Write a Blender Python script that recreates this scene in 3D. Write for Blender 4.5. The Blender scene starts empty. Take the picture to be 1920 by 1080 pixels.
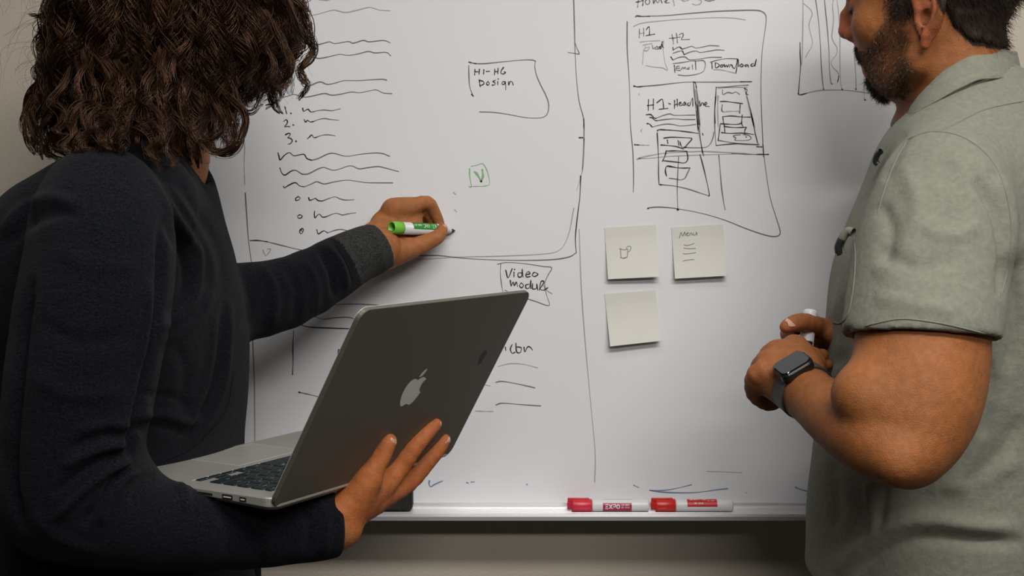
import bpy, bmesh, math, random
import numpy as np
from mathutils import Vector, Matrix
from mathutils.bvhtree import BVHTree

# ------------------------------------------------------------------ camera, light, exposure
SC = bpy.context.scene
COL = SC.collection
FPX = 2400.0
PITCH = math.atan(240 / 2400)
CAM = np.array([0.0, -1.86, 1.45])
FW = np.array([0.0, math.cos(PITCH), -math.sin(PITCH)])
UP = np.array([0.0, math.sin(PITCH), math.cos(PITCH)])
RT = np.array([1.0, 0.0, 0.0])
cd = bpy.data.cameras.new('camera')
cd.sensor_width = 36.0
cd.lens = 36.0 * FPX / 1920.0
cd.clip_start = 0.02
cam = bpy.data.objects.new('camera', cd)
COL.objects.link(cam)
cam.location = CAM
cam.rotation_euler = (math.pi / 2 - PITCH, 0, 0)
SC.camera = cam
SC.view_settings.view_transform = 'Standard'
SC.view_settings.look = 'None'
SC.view_settings.gamma = 1.0
SC.view_settings.use_curve_mapping = False
SC.view_settings.exposure = 0.0
w = bpy.data.worlds.new('world')
SC.world = w
w.use_nodes = True
w.node_tree.nodes['Background'].inputs[0].default_value = (0.8, 0.85, 1.0, 1)
w.node_tree.nodes['Background'].inputs[1].default_value = 0.005


def area_light(name, loc, rot, sx, sy, power, col):
    l = bpy.data.lights.new(name, 'AREA')
    l.shape = 'RECTANGLE'
    l.size, l.size_y = sx, sy
    l.energy = power
    l.color = col
    o = bpy.data.objects.new(name, l)
    COL.objects.link(o)
    o.location = loc
    o.rotation_euler = rot
    return o


# three rows of fluorescent ceiling panels, parallel to the board
area_light('ceiling_panel_light', (0.3, -0.95, 2.66), (0, 0, 0), 2.4, 0.35, 9.5, (1.0, 0.965, 0.93))
area_light('ceiling_panel_light', (0.6, -1.6, 2.66), (0, 0, 0), 1.6, 0.35, 46.0, (1.0, 0.965, 0.93))
area_light('ceiling_panel_light', (0.7, -3.2, 2.66), (0, 0, 0), 1.4, 0.40, 60.0, (1.0, 0.965, 0.93))


# ------------------------------------------------------------------ projection helpers
def U(x, y, d):
    """a point on the ray of photo pixel (x, y) at camera depth d (metres)"""
    return CAM + d * (FW + RT * (x - 960.0) / FPX + UP * (540.0 - y) / FPX)


def px_of(P):
    v = np.asarray(P) - CAM
    d = v @ FW
    return np.stack([960 + FPX * (v @ RT) / d, 540 - FPX * (v @ UP) / d, d], -1)


def on_board(x, y, off=0.0):
    r = FW + RT * (x - 960.0) / FPX + UP * (540.0 - y) / FPX
    t = (0.0 - off - CAM[1]) / r[1]
    return CAM + t * r


def M(px):           # pixel radius at depth -> metres
    return px[-1] * px[2] / FPX


def catmull(P, n):
    P = np.asarray(P, float)
    if len(P) < 3:
        t = np.linspace(0, 1, n + 1)[:, None]
        return P[0] * (1 - t) + P[-1] * t
    Q = np.vstack([2 * P[0] - P[1], P, 2 * P[-1] - P[-2]])
    out = []
    for i in range(1, len(Q) - 2):
        t = np.linspace(0, 1, n, endpoint=False)[:, None]
        a, b, c, d = Q[i - 1], Q[i], Q[i + 1], Q[i + 2]
        out.append(0.5 * (2 * b + (c - a) * t + (2 * a - 5 * b + 4 * c - d) * t ** 2 + (3 * b - a - 3 * c + d) * t ** 3))
    out.append(P[-1:])
    return np.vstack(out)


# ------------------------------------------------------------------ signed-distance modelling
def smin(a, b, k):
    if k <= 0:
        return np.minimum(a, b)
    h = np.maximum(k - np.abs(a - b), 0) / k
    return np.minimum(a, b) - h * h * k * 0.25


def smax(a, b, k):
    return -smin(-a, -b, k)


def rcone(P, a, b, ra, rb):
    ba = b - a
    l = ba @ ba + 1e-12
    pa = P - a
    h = np.clip((pa @ ba) / l, 0, 1)
    return np.linalg.norm(pa - h[:, None] * ba, axis=1) - (ra + (rb - ra) * h)


def fcone(P, a, b, ra, rb, n, q):
    """tapered capsule squashed along n to q of its width"""
    ba = b - a
    l = ba @ ba + 1e-12
    pa = P - a
    h = np.clip((pa @ ba) / l, 0, 1)
    v = pa - h[:, None] * ba
    c = v @ n
    v = v + np.outer(c * (1 / q - 1), n)
    return (np.linalg.norm(v, axis=1) - (ra + (rb - ra) * h)) * (0.5 + 0.5 * q)


def chain(P, pts, rad, k=0.0, n=None, q=1.0):
    d = None
    for i in range(len(pts) - 1):
        if n is None:
            e = rcone(P, pts[i], pts[i + 1], rad[i], rad[i + 1])
        else:
            e = fcone(P, pts[i], pts[i + 1], rad[i], rad[i + 1], n, q)
        d = e if d is None else smin(d, e, k)
    return d


def pchain(P, L, k=0.004, n=None, q=1.0, sub=0, add=0.0):
    """chain given as photo pixel x, y, depth, radius in pixels"""
    pts = np.array([U(*p[:3]) for p in L])
    rad = np.array([M(p) + add for p in L])
    if sub:
        A = catmull(np.column_stack([pts, rad]), sub)
        pts, rad = A[:, :3], A[:, 3]
    return chain(P, pts, rad, k, n, q)


def ellipsoid(P, c, r, R=None):
    v = P - np.asarray(c)
    if R is not None:
        v = v @ R
    r = np.asarray(r)
    k0 = np.linalg.norm(v / r, axis=1)
    k1 = np.linalg.norm(v / (r * r), axis=1) + 1e-9
    return k0 * (k0 - 1) / k1


def loft_z(P, secs, yaw, pw=2.0):
    """vertical body: secs of (z, cx, cy, a, b); a along the yaw direction, b across"""
    S = np.array(sorted(secs))
    z = P[:, 2]
    zs = np.linspace(S[0, 0], S[-1, 0], 120)
    tab = []
    for j in range(1, 5):
        # smooth interpolation
        c = np.interp(zs, S[:, 0], S[:, j])
        kz = max(3, int(120 * 0.035 / (S[-1, 0] - S[0, 0])))
        pad = np.pad(c, kz, mode='edge')
        c = np.convolve(pad, np.ones(2 * kz + 1) / (2 * kz + 1), 'valid')
        tab.append(np.interp(z, zs, c))
    cx, cy, a, b = tab
    ca, sa = math.cos(yaw), math.sin(yaw)
    dx, dy = P[:, 0] - cx, P[:, 1] - cy
    u = (dx * ca + dy * sa) / a
    v = (-dx * sa + dy * ca) / b
    r = (np.abs(u) ** pw + np.abs(v) ** pw) ** (1 / pw)
    side = (r - 1) * np.minimum(a, b) * 0.95
    cap = np.maximum(z - S[-1, 0], S[0, 0] - z)
    return smax(side, cap, 0.03)


def surface(f, lo, hi, h):
    """sparse surface nets of f over a box"""
    lo = np.asarray(lo, float)
    hi = np.asarray(hi, float)
    B = 8
    nb = np.ceil((hi - lo) / (B * h)).astype(int)
    n = nb * B
    bi = np.stack(np.meshgrid(*[np.arange(m) for m in nb], indexing='ij'), -1).reshape(-1, 3)
    cen = lo + (bi + 0.5) * B * h
    dc = np.concatenate([f(cen[i:i + 60000]) for i in range(0, len(cen), 60000)])
    act = np.abs(dc) < B * h * 1.35 + 0.004
    V = np.where(dc.reshape(nb) < 0, -1.0, 1.0).astype(np.float32)
    V = V.repeat(B, 0).repeat(B, 1).repeat(B, 2)
    ab = bi[act]
    off = np.stack(np.meshgrid(*[np.arange(B)] * 3, indexing='ij'), -1).reshape(-1, 3)
    step = 400
    for i in range(0, len(ab), step):
        idx = (ab[i:i + step, None, :] * B + off[None]).reshape(-1, 3)
        V[idx[:, 0], idx[:, 1], idx[:, 2]] = f(lo + idx * h)
    V[0] = V[-1] = 1
    V[:, 0] = V[:, -1] = 1
    V[:, :, 0] = V[:, :, -1] = 1
    s = V < 0
    cell, pos, quads = [], [], []
    cid = lambda I: (I[:, 0] * n[1] + I[:, 1]) * n[2] + I[:, 2]
    for ax in range(3):
        a = [slice(None)] * 3
        b = [slice(None)] * 3
        a[ax] = slice(0, -1)
        b[ax] = slice(1, None)
        I = np.argwhere(s[tuple(a)] != s[tuple(b)])
        J = I.copy()
        J[:, ax] += 1
        va = V[I[:, 0], I[:, 1], I[:, 2]]
        vb = V[J[:, 0], J[:, 1], J[:, 2]]
        t = va / (va - vb)
        X = I.astype(float)
        X[:, ax] += t
        o1, o2 = (ax + 1) % 3, (ax + 2) % 3
        q = []
        for d1, d2 in ((-1, -1), (0, -1), (0, 0), (-1, 0)):
            K = I.copy()
            K[:, o1] += d1
            K[:, o2] += d2
            c = cid(K)
            q.append(c)
            cell.append(c)
            pos.append(X)
        q = np.stack(q, 1)
        neg = va < 0
        q[~neg] = q[~neg][:, ::-1]
        quads.append(q)
    cell = np.concatenate(cell)
    pos = np.concatenate(pos)
    quads = np.concatenate(quads)
    u, inv = np.unique(cell, return_inverse=True)
    cnt = np.bincount(inv)
    vv = np.stack([np.bincount(inv, pos[:, i]) / cnt for i in range(3)], 1)
    qq = np.searchsorted(u, quads)
    return lo + vv * h, qq


def relax(V, Q, it=2, lam=0.5):
    E = np.vstack([Q[:, [0, 1]], Q[:, [1, 2]], Q[:, [2, 3]], Q[:, [3, 0]]])
    for _ in range(it):
        deg = np.bincount(E[:, 0], minlength=len(V)) + np.bincount(E[:, 1], minlength=len(V))
        S = np.stack([np.bincount(E[:, 0], V[E[:, 1], i], len(V)) + np.bincount(E[:, 1], V[E[:, 0], i], len(V)) for i in range(3)], 1)
        V = V + lam * (S / np.maximum(deg, 1)[:, None] - V)
    return V


def vnormals(V, Q):
    n = np.cross(V[Q[:, 2]] - V[Q[:, 0]], V[Q[:, 3]] - V[Q[:, 1]])
    N = np.zeros_like(V)
    for i in range(4):
        for j in range(3):
            N[:, j] += np.bincount(Q[:, i], n[:, j], len(V))
    return N / (np.linalg.norm(N, axis=1, keepdims=True) + 1e-12)


def poly_dist(X, L):
    """distance of 2-D points X to polyline L, and the position along it 0..1"""
    L = np.asarray(L, float)
    best = np.full(len(X), 1e9)
    tt = np.zeros(len(X))
    m = len(L) - 1
    for i in range(m):
        a, b = L[i], L[i + 1]
        ba = b - a
        h = np.clip(((X - a) @ ba) / (ba @ ba + 1e-9), 0, 1)
        d = np.linalg.norm(X - a - h[:, None] * ba, axis=1)
        k = d < best
        best[k] = d[k]
        tt[k] = (i + h[k]) / m
    return best, tt


def creases(V, N, L, dmax=9.0, dmin=0.0):
    """press folds into cloth: L of (polyline in photo pixels, height mm, width px)"""
    V = V.copy()
    p = px_of(V)
    view = V - CAM
    view /= np.linalg.norm(view, axis=1, keepdims=True)
    face = np.clip((-(N * view).sum(1) + 0.05) / 0.35, 0, 1)
    face *= (p[:, 2] < dmax) & (p[:, 2] > dmin)
    for line, amp, wid in L:
        line = catmull(np.array(line, float), 6)
        lo, hi = line.min(0) - 3 * wid, line.max(0) + 3 * wid
        m = np.where((p[:, 0] > lo[0]) & (p[:, 0] < hi[0]) & (p[:, 1] > lo[1]) & (p[:, 1] < hi[1]) & (face > 0))[0]
        if not len(m):
            continue
        d, t = poly_dist(p[m, :2], line)
        e = np.exp(-(d / wid) ** 2) * np.clip(np.minimum(t, 1 - t) * 6, 0, 1) ** 0.7
        V[m] += N[m] * (e * face[m] * amp * 0.001)[:, None]
    return V


def vnoise(P, f, seed=0):
    """smooth value noise, -1..1"""
    X = P * f + seed * 17.31
    i = np.floor(X).astype(np.int64)
    u = X - i
    u = u * u * (3 - 2 * u)
    out = 0
    for dx in (0, 1):
        for dy in (0, 1):
            for dz in (0, 1):
                h = (i[:, 0] + dx) * 374761393 + (i[:, 1] + dy) * 668265263 + (i[:, 2] + dz) * 2147483647
                h = (h ^ (h >> 13)) * 1274126177
                h = ((h ^ (h >> 16)) & 0xffff) / 32767.5 - 1
                out = out + h * np.where(dx, u[:, 0], 1 - u[:, 0]) * np.where(dy, u[:, 1], 1 - u[:, 1]) * np.where(dz, u[:, 2], 1 - u[:, 2])
    return out


# ------------------------------------------------------------------ materials
MATS = {}


def mat(name, col, rough=0.6, metal=0.0, spec=0.5, noise=None, bump=None, sheen=0.0, vcol=False, sss=0.0, coat=0.0, aniso=0.0, emit=None, tint=None, stretch=None, col2=None):
    if name in MATS:
        return MATS[name]
    m = bpy.data.materials.new(name)
    m.use_nodes = True
    nt = m.node_tree
    b = nt.nodes['Principled BSDF']
    I = b.inputs
    I['Base Color'].default_value = (*col, 1)
    I['Roughness'].default_value = rough
    I['Metallic'].default_value = metal
    I['Specular IOR Level'].default_value = spec
    I['Coat Weight'].default_value = coat
    if tint:
        I['Specular Tint'].default_value = (*tint, 1)
    if sheen:
        I['Sheen Weight'].default_value = sheen
        I['Sheen Roughness'].default_value = 0.5
    if sss:
        I['Subsurface Weight'].default_value = sss
        I['Subsurface Radius'].default_value = (1.0, 0.35, 0.2)
        I['Subsurface Scale'].default_value = 0.006
    if aniso:
        I['Anisotropic'].default_value = aniso
    if emit:
        I['Emission Color'].default_value = (*emit[:3], 1)
        I['Emission Strength'].default_value = emit[3]
    tc = nt.nodes.new('ShaderNodeTexCoord')
    mp = nt.nodes.new('ShaderNodeMapping')
    nt.links.new(tc.outputs['Object'], mp.inputs[0])
    if stretch:
        mp.inputs['Scale'].default_value = stretch
    base = None
    if vcol:
        at = nt.nodes.new('ShaderNodeAttribute')
        at.attribute_name = 'Col'
        base = at.outputs['Color']
    if noise:                      # (scale, amount, detail)
        nz = nt.nodes.new('ShaderNodeTexNoise')
        nz.inputs['Scale'].default_value = noise[0]
        nz.inputs['Detail'].default_value = noise[2] if len(noise) > 2 else 3
        nt.links.new(mp.outputs[0], nz.inputs['Vector'])
        mr = nt.nodes.new('ShaderNodeMapRange')
        mr.inputs['From Min'].default_value = 0.3
        mr.inputs['From Max'].default_value = 0.7
        nt.links.new(nz.outputs['Fac'], mr.inputs['Value'])
        mx = nt.nodes.new('ShaderNodeMix')
        mx.data_type = 'RGBA'
        mx.blend_type = 'MULTIPLY' if col2 is None else 'MIX'
        if col2 is None:
            mx.inputs['Factor'].default_value = 1.0
            mr.inputs['To Min'].default_value = 1 - noise[1]
            mr.inputs['To Max'].default_value = 1 + noise[1]
            if base is not None:
                nt.links.new(base, mx.inputs['A'])
            else:
                mx.inputs['A'].default_value = (*col, 1)
            nt.links.new(mr.outputs[0], mx.inputs['B'])
        else:
            nt.links.new(mr.outputs[0], mx.inputs['Factor'])
            mx.inputs['A'].default_value = (*col, 1)
            mx.inputs['B'].default_value = (*col2, 1)
        base = mx.outputs['Result']
    if base is not None:
        nt.links.new(base, I['Base Color'])
    if bump:                       # list of (scale, distance, detail)
        prev = None
        for sc_, dist, det in bump:
            nz = nt.nodes.new('ShaderNodeTexNoise')
            nz.inputs['Scale'].default_value = sc_
            nz.inputs['Detail'].default_value = det
            nt.links.new(mp.outputs[0], nz.inputs['Vector'])
            bp = nt.nodes.new('ShaderNodeBump')
            bp.inputs['Distance'].default_value = dist
            bp.inputs['Strength'].default_value = 1.0
            nt.links.new(nz.outputs['Fac'], bp.inputs['Height'])
            if prev:
                nt.links.new(prev.outputs[0], bp.inputs['Normal'])
            prev = bp
        nt.links.new(prev.outputs[0], I['Normal'])
    MATS[name] = m
    return m


# ------------------------------------------------------------------ object helpers
def meshobj(name, V, F, m, parent=None, smooth=True, loc=None, col=None):
    me = bpy.data.meshes.new(name)
    V = np.asarray(V, float)
    if loc is not None:
        V = V - np.asarray(loc)
    F = np.asarray(F) if not isinstance(F, list) else F
    if isinstance(F, np.ndarray):
        k = F.shape[1]
        me.vertices.add(len(V))
        me.vertices.foreach_set('co', V.astype(np.float32).ravel())
        me.loops.add(F.size)
        me.loops.foreach_set('vertex_index', F.astype(np.int32).ravel())
        me.polygons.add(len(F))
        me.polygons.foreach_set('loop_start', np.arange(0, F.size, k, dtype=np.int32))
        me.update(calc_edges=True)
    else:
        me.from_pydata([tuple(v) for v in V], [], F)
        me.update()
    me.polygons.foreach_set('use_smooth', [smooth] * len(me.polygons))
    if col is not None:
        a = me.color_attributes.new('Col', 'FLOAT_COLOR', 'POINT')
        c = np.ones((len(V), 4), np.float32)
        c[:, :3] = col
        a.data.foreach_set('color', c.ravel())
    if m is not None:
        me.materials.append(m)
    o = bpy.data.objects.new(name, me)
    COL.objects.link(o)
    if loc is not None:
        o.location = loc
    if parent is not None:
        o.parent = parent
        o.matrix_parent_inverse = Matrix.Identity(4)
        pl = Vector((0, 0, 0))
        q = parent
        while q is not None:
            pl += q.location
            q = q.parent
        o.location = Vector(loc) - pl if loc is not None else -pl
    return o


def empty(name, loc):
    o = bpy.data.objects.new(name, None)
    o.empty_display_size = 0.05
    COL.objects.link(o)
    o.location = loc
    return o


def tag(o, label=None, cat=None, group=None, kind=None):
    for k, v in (('label', label), ('category', cat), ('group', group), ('kind', kind)):
        if v:
            o[k] = v
    return o


def bm_obj(name, bm, m, parent=None, smooth=False, frame=None):
    """frame: 4x4 placing local geometry in the world"""
    if frame is not None:
        bmesh.ops.transform(bm, matrix=frame, verts=bm.verts)
    bmesh.ops.recalc_face_normals(bm, faces=bm.faces)
    bm.verts.index_update()
    V = np.array([v.co[:] for v in bm.verts])
    F = [[v.index for v in f.verts] for f in bm.faces]
    bm.free()
    return meshobj(name, V, F, m, parent, smooth)


def bx(bm, lo, hi, bev=0.0, seg=2):
    c = [(a + b) / 2 for a, b in zip(lo, hi)]
    s = [max(b - a, 1e-5) for a, b in zip(lo, hi)]
    r = bmesh.ops.create_cube(bm, size=1.0, matrix=Matrix.Translation(c) @ Matrix.Diagonal((*s, 1)))
    if bev:
        es = {e for v in r['verts'] for e in v.link_edges}
        bmesh.ops.bevel(bm, geom=list(es), offset=bev, segments=seg, profile=0.5, affect='EDGES')


def rrect(w, h, r, n=6):
    out = []
    for cx, cy, a0 in ((w - r, h - r, 0), (r, h - r, 90), (r, r, 180), (w - r, r, 270)):
        for i in range(n + 1):
            a = math.radians(a0 + 90 * i / n)
            out.append((cx + r * math.cos(a), cy + r * math.sin(a)))
    return out


def slab(bm, loop, z0, z1, bev=0.0):
    """prism of a 2-D loop; z0, z1 numbers or functions of x, y"""
    f0 = z0 if callable(z0) else (lambda x, y: z0)
    f1 = z1 if callable(z1) else (lambda x, y: z1)
    c = np.mean(loop, 0)
    rings = []
    lv = [(f0, bev, bev), (f0, 0, -bev * 0 + bev * 2 if bev else 0), (f1, 0, 0), (f1, bev, 0)]
    specs = [(f0, bev, 0.0), (f0, 0.0, bev), (f1, 0.0, -bev), (f1, bev, 0.0)] if bev else [(f0, 0, 0), (f1, 0, 0)]
    for f, ins, dz in specs:
        ring = []
        for x, y in loop:
            v = np.array([x, y]) - c
            l = np.linalg.norm(v) + 1e-9
            q = c + v * (1 - ins / l)
            ring.append(bm.verts.new((q[0], q[1], f(q[0], q[1]) + dz)))
        rings.append(ring)
    for a, b in zip(rings, rings[1:]):
        for i in range(len(a)):
            j = (i + 1) % len(a)
            bm.faces.new((a[i], a[j], b[j], b[i]))
    bm.faces.new(rings[0][::-1])
    bm.faces.new(rings[-1])


def frame_of(o, x, y, z):
    return Matrix(((x[0], y[0], z[0], o[0]), (x[1], y[1], z[1], o[1]), (x[2], y[2], z[2], o[2]), (0, 0, 0, 1)))


def unit(v):
    v = np.asarray(v, float)
    return v / (np.linalg.norm(v) + 1e-12)


def lathe(bm, prof, n=24):
    """prof of (x along axis, radius) turned about x"""
    rings = []
    for x, r in prof:
        rings.append([bm.verts.new((x, r * math.cos(2 * math.pi * i / n), r * math.sin(2 * math.pi * i / n))) for i in range(n)])
    for a, b in zip(rings, rings[1:]):
        for i in range(n):
            j = (i + 1) % n
            bm.faces.new((a[i], a[j], b[j], b[i]))
    if prof[0][1] > 1e-6:
        bm.faces.new(rings[0][::-1])
    if prof[-1][1] > 1e-6:
        bm.faces.new(rings[-1])


def tubes(paths, rad, sides=3, closed_ends=False):
    """paths (n, m, 3) array and rad (n, m) -> vertices and quads of many thin tubes"""
    paths = np.asarray(paths, float)
    n, m, _ = paths.shape
    T = np.gradient(paths, axis=1)
    T /= np.linalg.norm(T, axis=2, keepdims=True) + 1e-12
    ref = np.zeros_like(T)
    ref[..., 2] = 1
    alt = np.abs(T[..., 2]) > 0.9
    ref[alt] = (1, 0, 0)
    A = np.cross(T, ref)
    A /= np.linalg.norm(A, axis=2, keepdims=True) + 1e-12
    # keep the frame continuous
    for j in range(1, m):
        a = A[:, j - 1] - (A[:, j - 1] * T[:, j]).sum(1, keepdims=True) * T[:, j]
        A[:, j] = a / (np.linalg.norm(a, axis=1, keepdims=True) + 1e-12)
    Bn = np.cross(T, A)
    ang = 2 * np.pi * np.arange(sides) / sides
    V = paths[:, :, None] + rad[:, :, None, None] * (A[:, :, None] * np.cos(ang)[None, None, :, None] + Bn[:, :, None] * np.sin(ang)[None, None, :, None])
    idx = np.arange(n * m * sides).reshape(n, m, sides)
    a = idx[:, :-1]
    b = idx[:, 1:]
    F = np.stack([a, np.roll(a, -1, 2), np.roll(b, -1, 2), b], -1).reshape(-1, 4)
    return V.reshape(-1, 3), F


def ribbon(P3, width, nrm):
    """flat strip along points P3 lying on a surface with normals nrm"""
    P3 = np.asarray(P3)
    T = np.gradient(P3, axis=0)
    T /= np.linalg.norm(T, axis=1, keepdims=True) + 1e-12
    S = np.cross(T, nrm)
    S /= np.linalg.norm(S, axis=1, keepdims=True) + 1e-12
    w_ = np.asarray(width).reshape(-1, 1) * 0.5 if np.ndim(width) else width * 0.5
    V = np.vstack([P3 - S * w_, P3 + S * w_])
    n = len(P3)
    F = [[i, i + 1, n + i + 1, n + i] for i in range(n - 1)]
    return V, F

# ------------------------------------------------------------------ room shell
def box_struct(name, lo, hi, m):
    bm = bmesh.new()
    bx(bm, lo, hi)
    return tag(bm_obj(name, bm, m), kind='structure')


m_wall = mat('painted_wall', (0.50, 0.45, 0.37), 0.85, noise=(3, 0.03), bump=[(380, 0.0005, 2)])
m_ceil = mat('ceiling_tile', (0.15, 0.147, 0.14), 0.9, bump=[(90, 0.002, 3)])
m_floor = mat('carpet', (0.03, 0.028, 0.025), 0.95, noise=(400, 0.3), bump=[(500, 0.002, 2)])
m_base = mat('vinyl_baseboard', (0.05, 0.05, 0.05), 0.6)
box_struct('wall_back', (-3.2, 0.02, 0), (3.2, 0.12, 2.7), m_wall)
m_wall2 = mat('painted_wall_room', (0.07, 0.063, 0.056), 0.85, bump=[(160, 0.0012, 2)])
box_struct('wall_left', (-3.3, -5.2, 0), (-3.2, 0.12, 2.7), m_wall2)
box_struct('wall_right', (3.2, -5.2, 0), (3.3, 0.12, 2.7), m_wall2)
box_struct('wall_front', (-3.3, -5.3, 0), (3.3, -5.2, 2.7), m_wall2)
box_struct('floor', (-3.3, -5.3, -0.1), (3.3, 0.12, 0), m_floor)
box_struct('ceiling', (-3.3, -5.3, 2.7), (3.3, 0.12, 2.8), m_ceil)
box_struct('baseboard_back', (-3.2, 0.008, 0), (3.2, 0.02, 0.1), m_base)

# ------------------------------------------------------------------ whiteboard with its tray
BX0, BX1 = on_board(215, 500)[0], on_board(1795, 500)[0]
ZB = on_board(900, 942)[2]                    # bottom edge of the writing surface
m_board = mat('whiteboard_enamel', (0.73, 0.735, 0.75), 0.5, spec=0.25, noise=(2.2, 0.02))
m_alu = mat('tray_aluminium', (0.72, 0.72, 0.73), 0.35, metal=0.55)
wb = empty('whiteboard', (0, 0, ZB))
tag(wb, 'large white dry-erase board covered in handwritten page sketches on the back wall', 'whiteboard')
bm = bmesh.new()
bx(bm, (BX0, 0, ZB), (BX1, 0.02, 2.15))
bm_obj('writing_surface', bm, m_board, wb)
for lo, hi in (((BX0 - 0.018, -0.006, ZB - 0.02), (BX0, 0.02, 2.168)), ((BX1, -0.006, ZB - 0.02), (BX1 + 0.018, 0.02, 2.168)), ((BX0, -0.006, 2.15), (BX1, 0.02, 2.168))):
    bm = bmesh.new()
    bx(bm, lo, hi, 0.002)
    bm_obj('frame_rail', bm, m_alu, wb)
# marker tray: extruded profile with grooves
TF = -0.062
ZT = ZB - 0.001
prof = [(0.02, ZT - 0.012), (0.02, ZB), (-0.003, ZB), (-0.004, ZT - 0.003)]
for i in range(8):
    y = -0.006 - i * 0.0065
    prof += [(y, ZT - 0.004), (y - 0.0045, ZT - 0.004), (y - 0.005, ZT - 0.0052), (y - 0.006, ZT - 0.0052)]
prof += [(TF + 0.003, ZT - 0.004), (TF + 0.002, ZT + 0.0005), (TF, ZT + 0.0005), (TF - 0.001, ZT - 0.003), (TF, ZT - 0.009), (TF + 0.006, ZT - 0.009), (-0.01, ZT - 0.0075), (-0.01, ZT - 0.012)]
Vt = np.array([(x, y, z) for x in (BX0 - 0.01, BX1 + 0.01) for y, z in prof])
n_ = len(prof)
Ft = [[i, (i + 1) % n_, n_ + (i + 1) % n_, n_ + i] for i in range(n_)] + [list(range(n_))[::-1], list(range(n_, 2 * n_))]
meshobj('marker_tray', Vt, Ft, m_alu, wb, smooth=False)
TRAY_Z = ZT - 0.004

# ------------------------------------------------------------------ laptop
LW, LH = 0.325, 0.227
LO = np.array([-0.2359, -0.6258, 1.1178])


def rodr(r):
    r = np.asarray(r, float)
    a = np.linalg.norm(r)
    k = r / a
    K = np.array([[0, -k[2], k[1]], [k[2], 0, -k[0]], [-k[1], k[0], 0]])
    return np.eye(3) + math.sin(a) * K + (1 - math.cos(a)) * K @ K


LR = rodr((-0.034086, 0.022258, 1.047498))
LTH = 2.0831
FB = frame_of(LO, LR[:, 0], LR[:, 1], LR[:, 2])
lid_y = LR[:, 1] * math.cos(LTH) + LR[:, 2] * math.sin(LTH)
lid_n = unit(np.cross(LR[:, 0], lid_y))         # x cross up-the-lid
if lid_n @ (LO - CAM) > 0:
    lid_n = -lid_n                             # points out of the lid's back towards the camera
LLO = LO + lid_n * 0.0035
FL = frame_of(LLO, LR[:, 0], lid_y, lid_n if np.cross(LR[:, 0], lid_y) @ lid_n > 0 else -lid_n)
LSGN = 1.0 if np.cross(LR[:, 0], lid_y) @ lid_n > 0 else -1.0


def lid_depth(x, y):
    r = FW + RT * (x - 960.0) / FPX + UP * (540.0 - y) / FPX
    o = LLO
    return ((o - CAM) @ lid_n) / (r @ lid_n)


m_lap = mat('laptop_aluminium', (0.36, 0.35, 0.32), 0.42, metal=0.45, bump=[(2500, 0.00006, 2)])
m_lid_shaded = mat('lid_aluminium_shaded', (0.135, 0.13, 0.105), 0.5, metal=0.5, bump=[(2500, 0.00006, 2)])  # same metal as the base; the lid's shade is put into this darker colour
m_key = mat('key_plastic', (0.006, 0.012, 0.013), 0.45)
m_glyph = mat('key_print', (0.6, 0.6, 0.6), 0.6)
m_port = mat('port_dark', (0.01, 0.01, 0.01), 0.5)
m_scr = mat('screen_glass', (0.01, 0.011, 0.012), 0.08)
m_logo = mat('lid_logo', (0.60, 0.59, 0.56), 0.3, spec=0.6)
m_gask = mat('lid_gasket', (0.05, 0.05, 0.05), 0.6)
m_chrome = mat('bright_edge', (0.75, 0.74, 0.72), 0.3, metal=0.5)
lap = empty('laptop', tuple(LO))
tag(lap, 'open silver laptop with a fruit emblem, resting on the forearm in the navy sleeve', 'laptop')


def lobj(name, bm, m, parent=lap, smooth=False, fr=FB):
    return bm_obj(name, bm, m, parent, smooth, fr)


bm = bmesh.new()
zb = lambda x, y: -0.0105 + 0.0068 * (y / LH)
slab(bm, rrect(LW, LH, 0.012), zb, 0.0, 0.0012)
base = lobj('base', bm, m_lap)
bm = bmesh.new()
slab(bm, [(x, y) for x, y in rrect(LW - 0.014, LH - 0.014, 0.012)], lambda x, y: -0.0145 + 0.0088 * (y / LH), lambda x, y: -0.0112 + 0.0068 * (y / LH))
bmesh.ops.translate(bm, verts=bm.verts, vec=(0.007, 0.007, 0))
lobj('bottom_plate', bm, m_lap)
# ports on the near side
for y0, y1, z0, z1 in ((0.079, 0.104, -0.0062, -0.0036), (0.052, 0.066, -0.0075, -0.0025), (0.034, 0.043, -0.0075, -0.0028)):
    bm = bmesh.new()
    bx(bm, (-0.0004, y0, z0), (0.0006, y1, z1), 0.0003, 1)
    lobj('port', bm, m_port)
    if y1 - y0 < 0.02:
        bm = bmesh.new()
        zc = (z0 + z1) / 2
        bx(bm, (-0.0006, y0 + 0.002, zc - 0.0006), (0.0, y1 - 0.002, zc + 0.0006))
        lobj('port_tongue', bm, m_logo)
# trackpad: recessed seam and a plate
bm = bmesh.new()
bx(bm, (0.108, 0.141, -0.0006), (0.217, 0.218, 0.00012), 0.0001, 1)
lobj('trackpad', bm, mat('trackpad_glass', (0.38, 0.37, 0.34), 0.4, metal=0.4))
for lo, hi in (((0.107, 0.14, 0), (0.218, 0.1407, 0.0002)), ((0.107, 0.2183, 0), (0.218, 0.219, 0.0002)), ((0.1071, 0.14, 0), (0.1077, 0.219, 0.0002)), ((0.2173, 0.14, 0), (0.2179, 0.219, 0.0002))):
    bm = bmesh.new()
    bx(bm, lo, hi)
    lobj('trackpad_edge', bm, m_chrome)
# thumb notch at the front edge and keyboard well rim
KX0, KX1, KY0, KY1 = 0.0235, 0.3015, 0.021, 0.1285
for lo, hi in (((KX0, KY1, 0), (KX1, KY1 + 0.0012, 0.0004)), ((KX0, KY0 - 0.001, 0), (KX1, KY0, 0.0003))):
    bm = bmesh.new()
    bx(bm, lo, hi)
    lobj('well_edge', bm, m_chrome)
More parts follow.
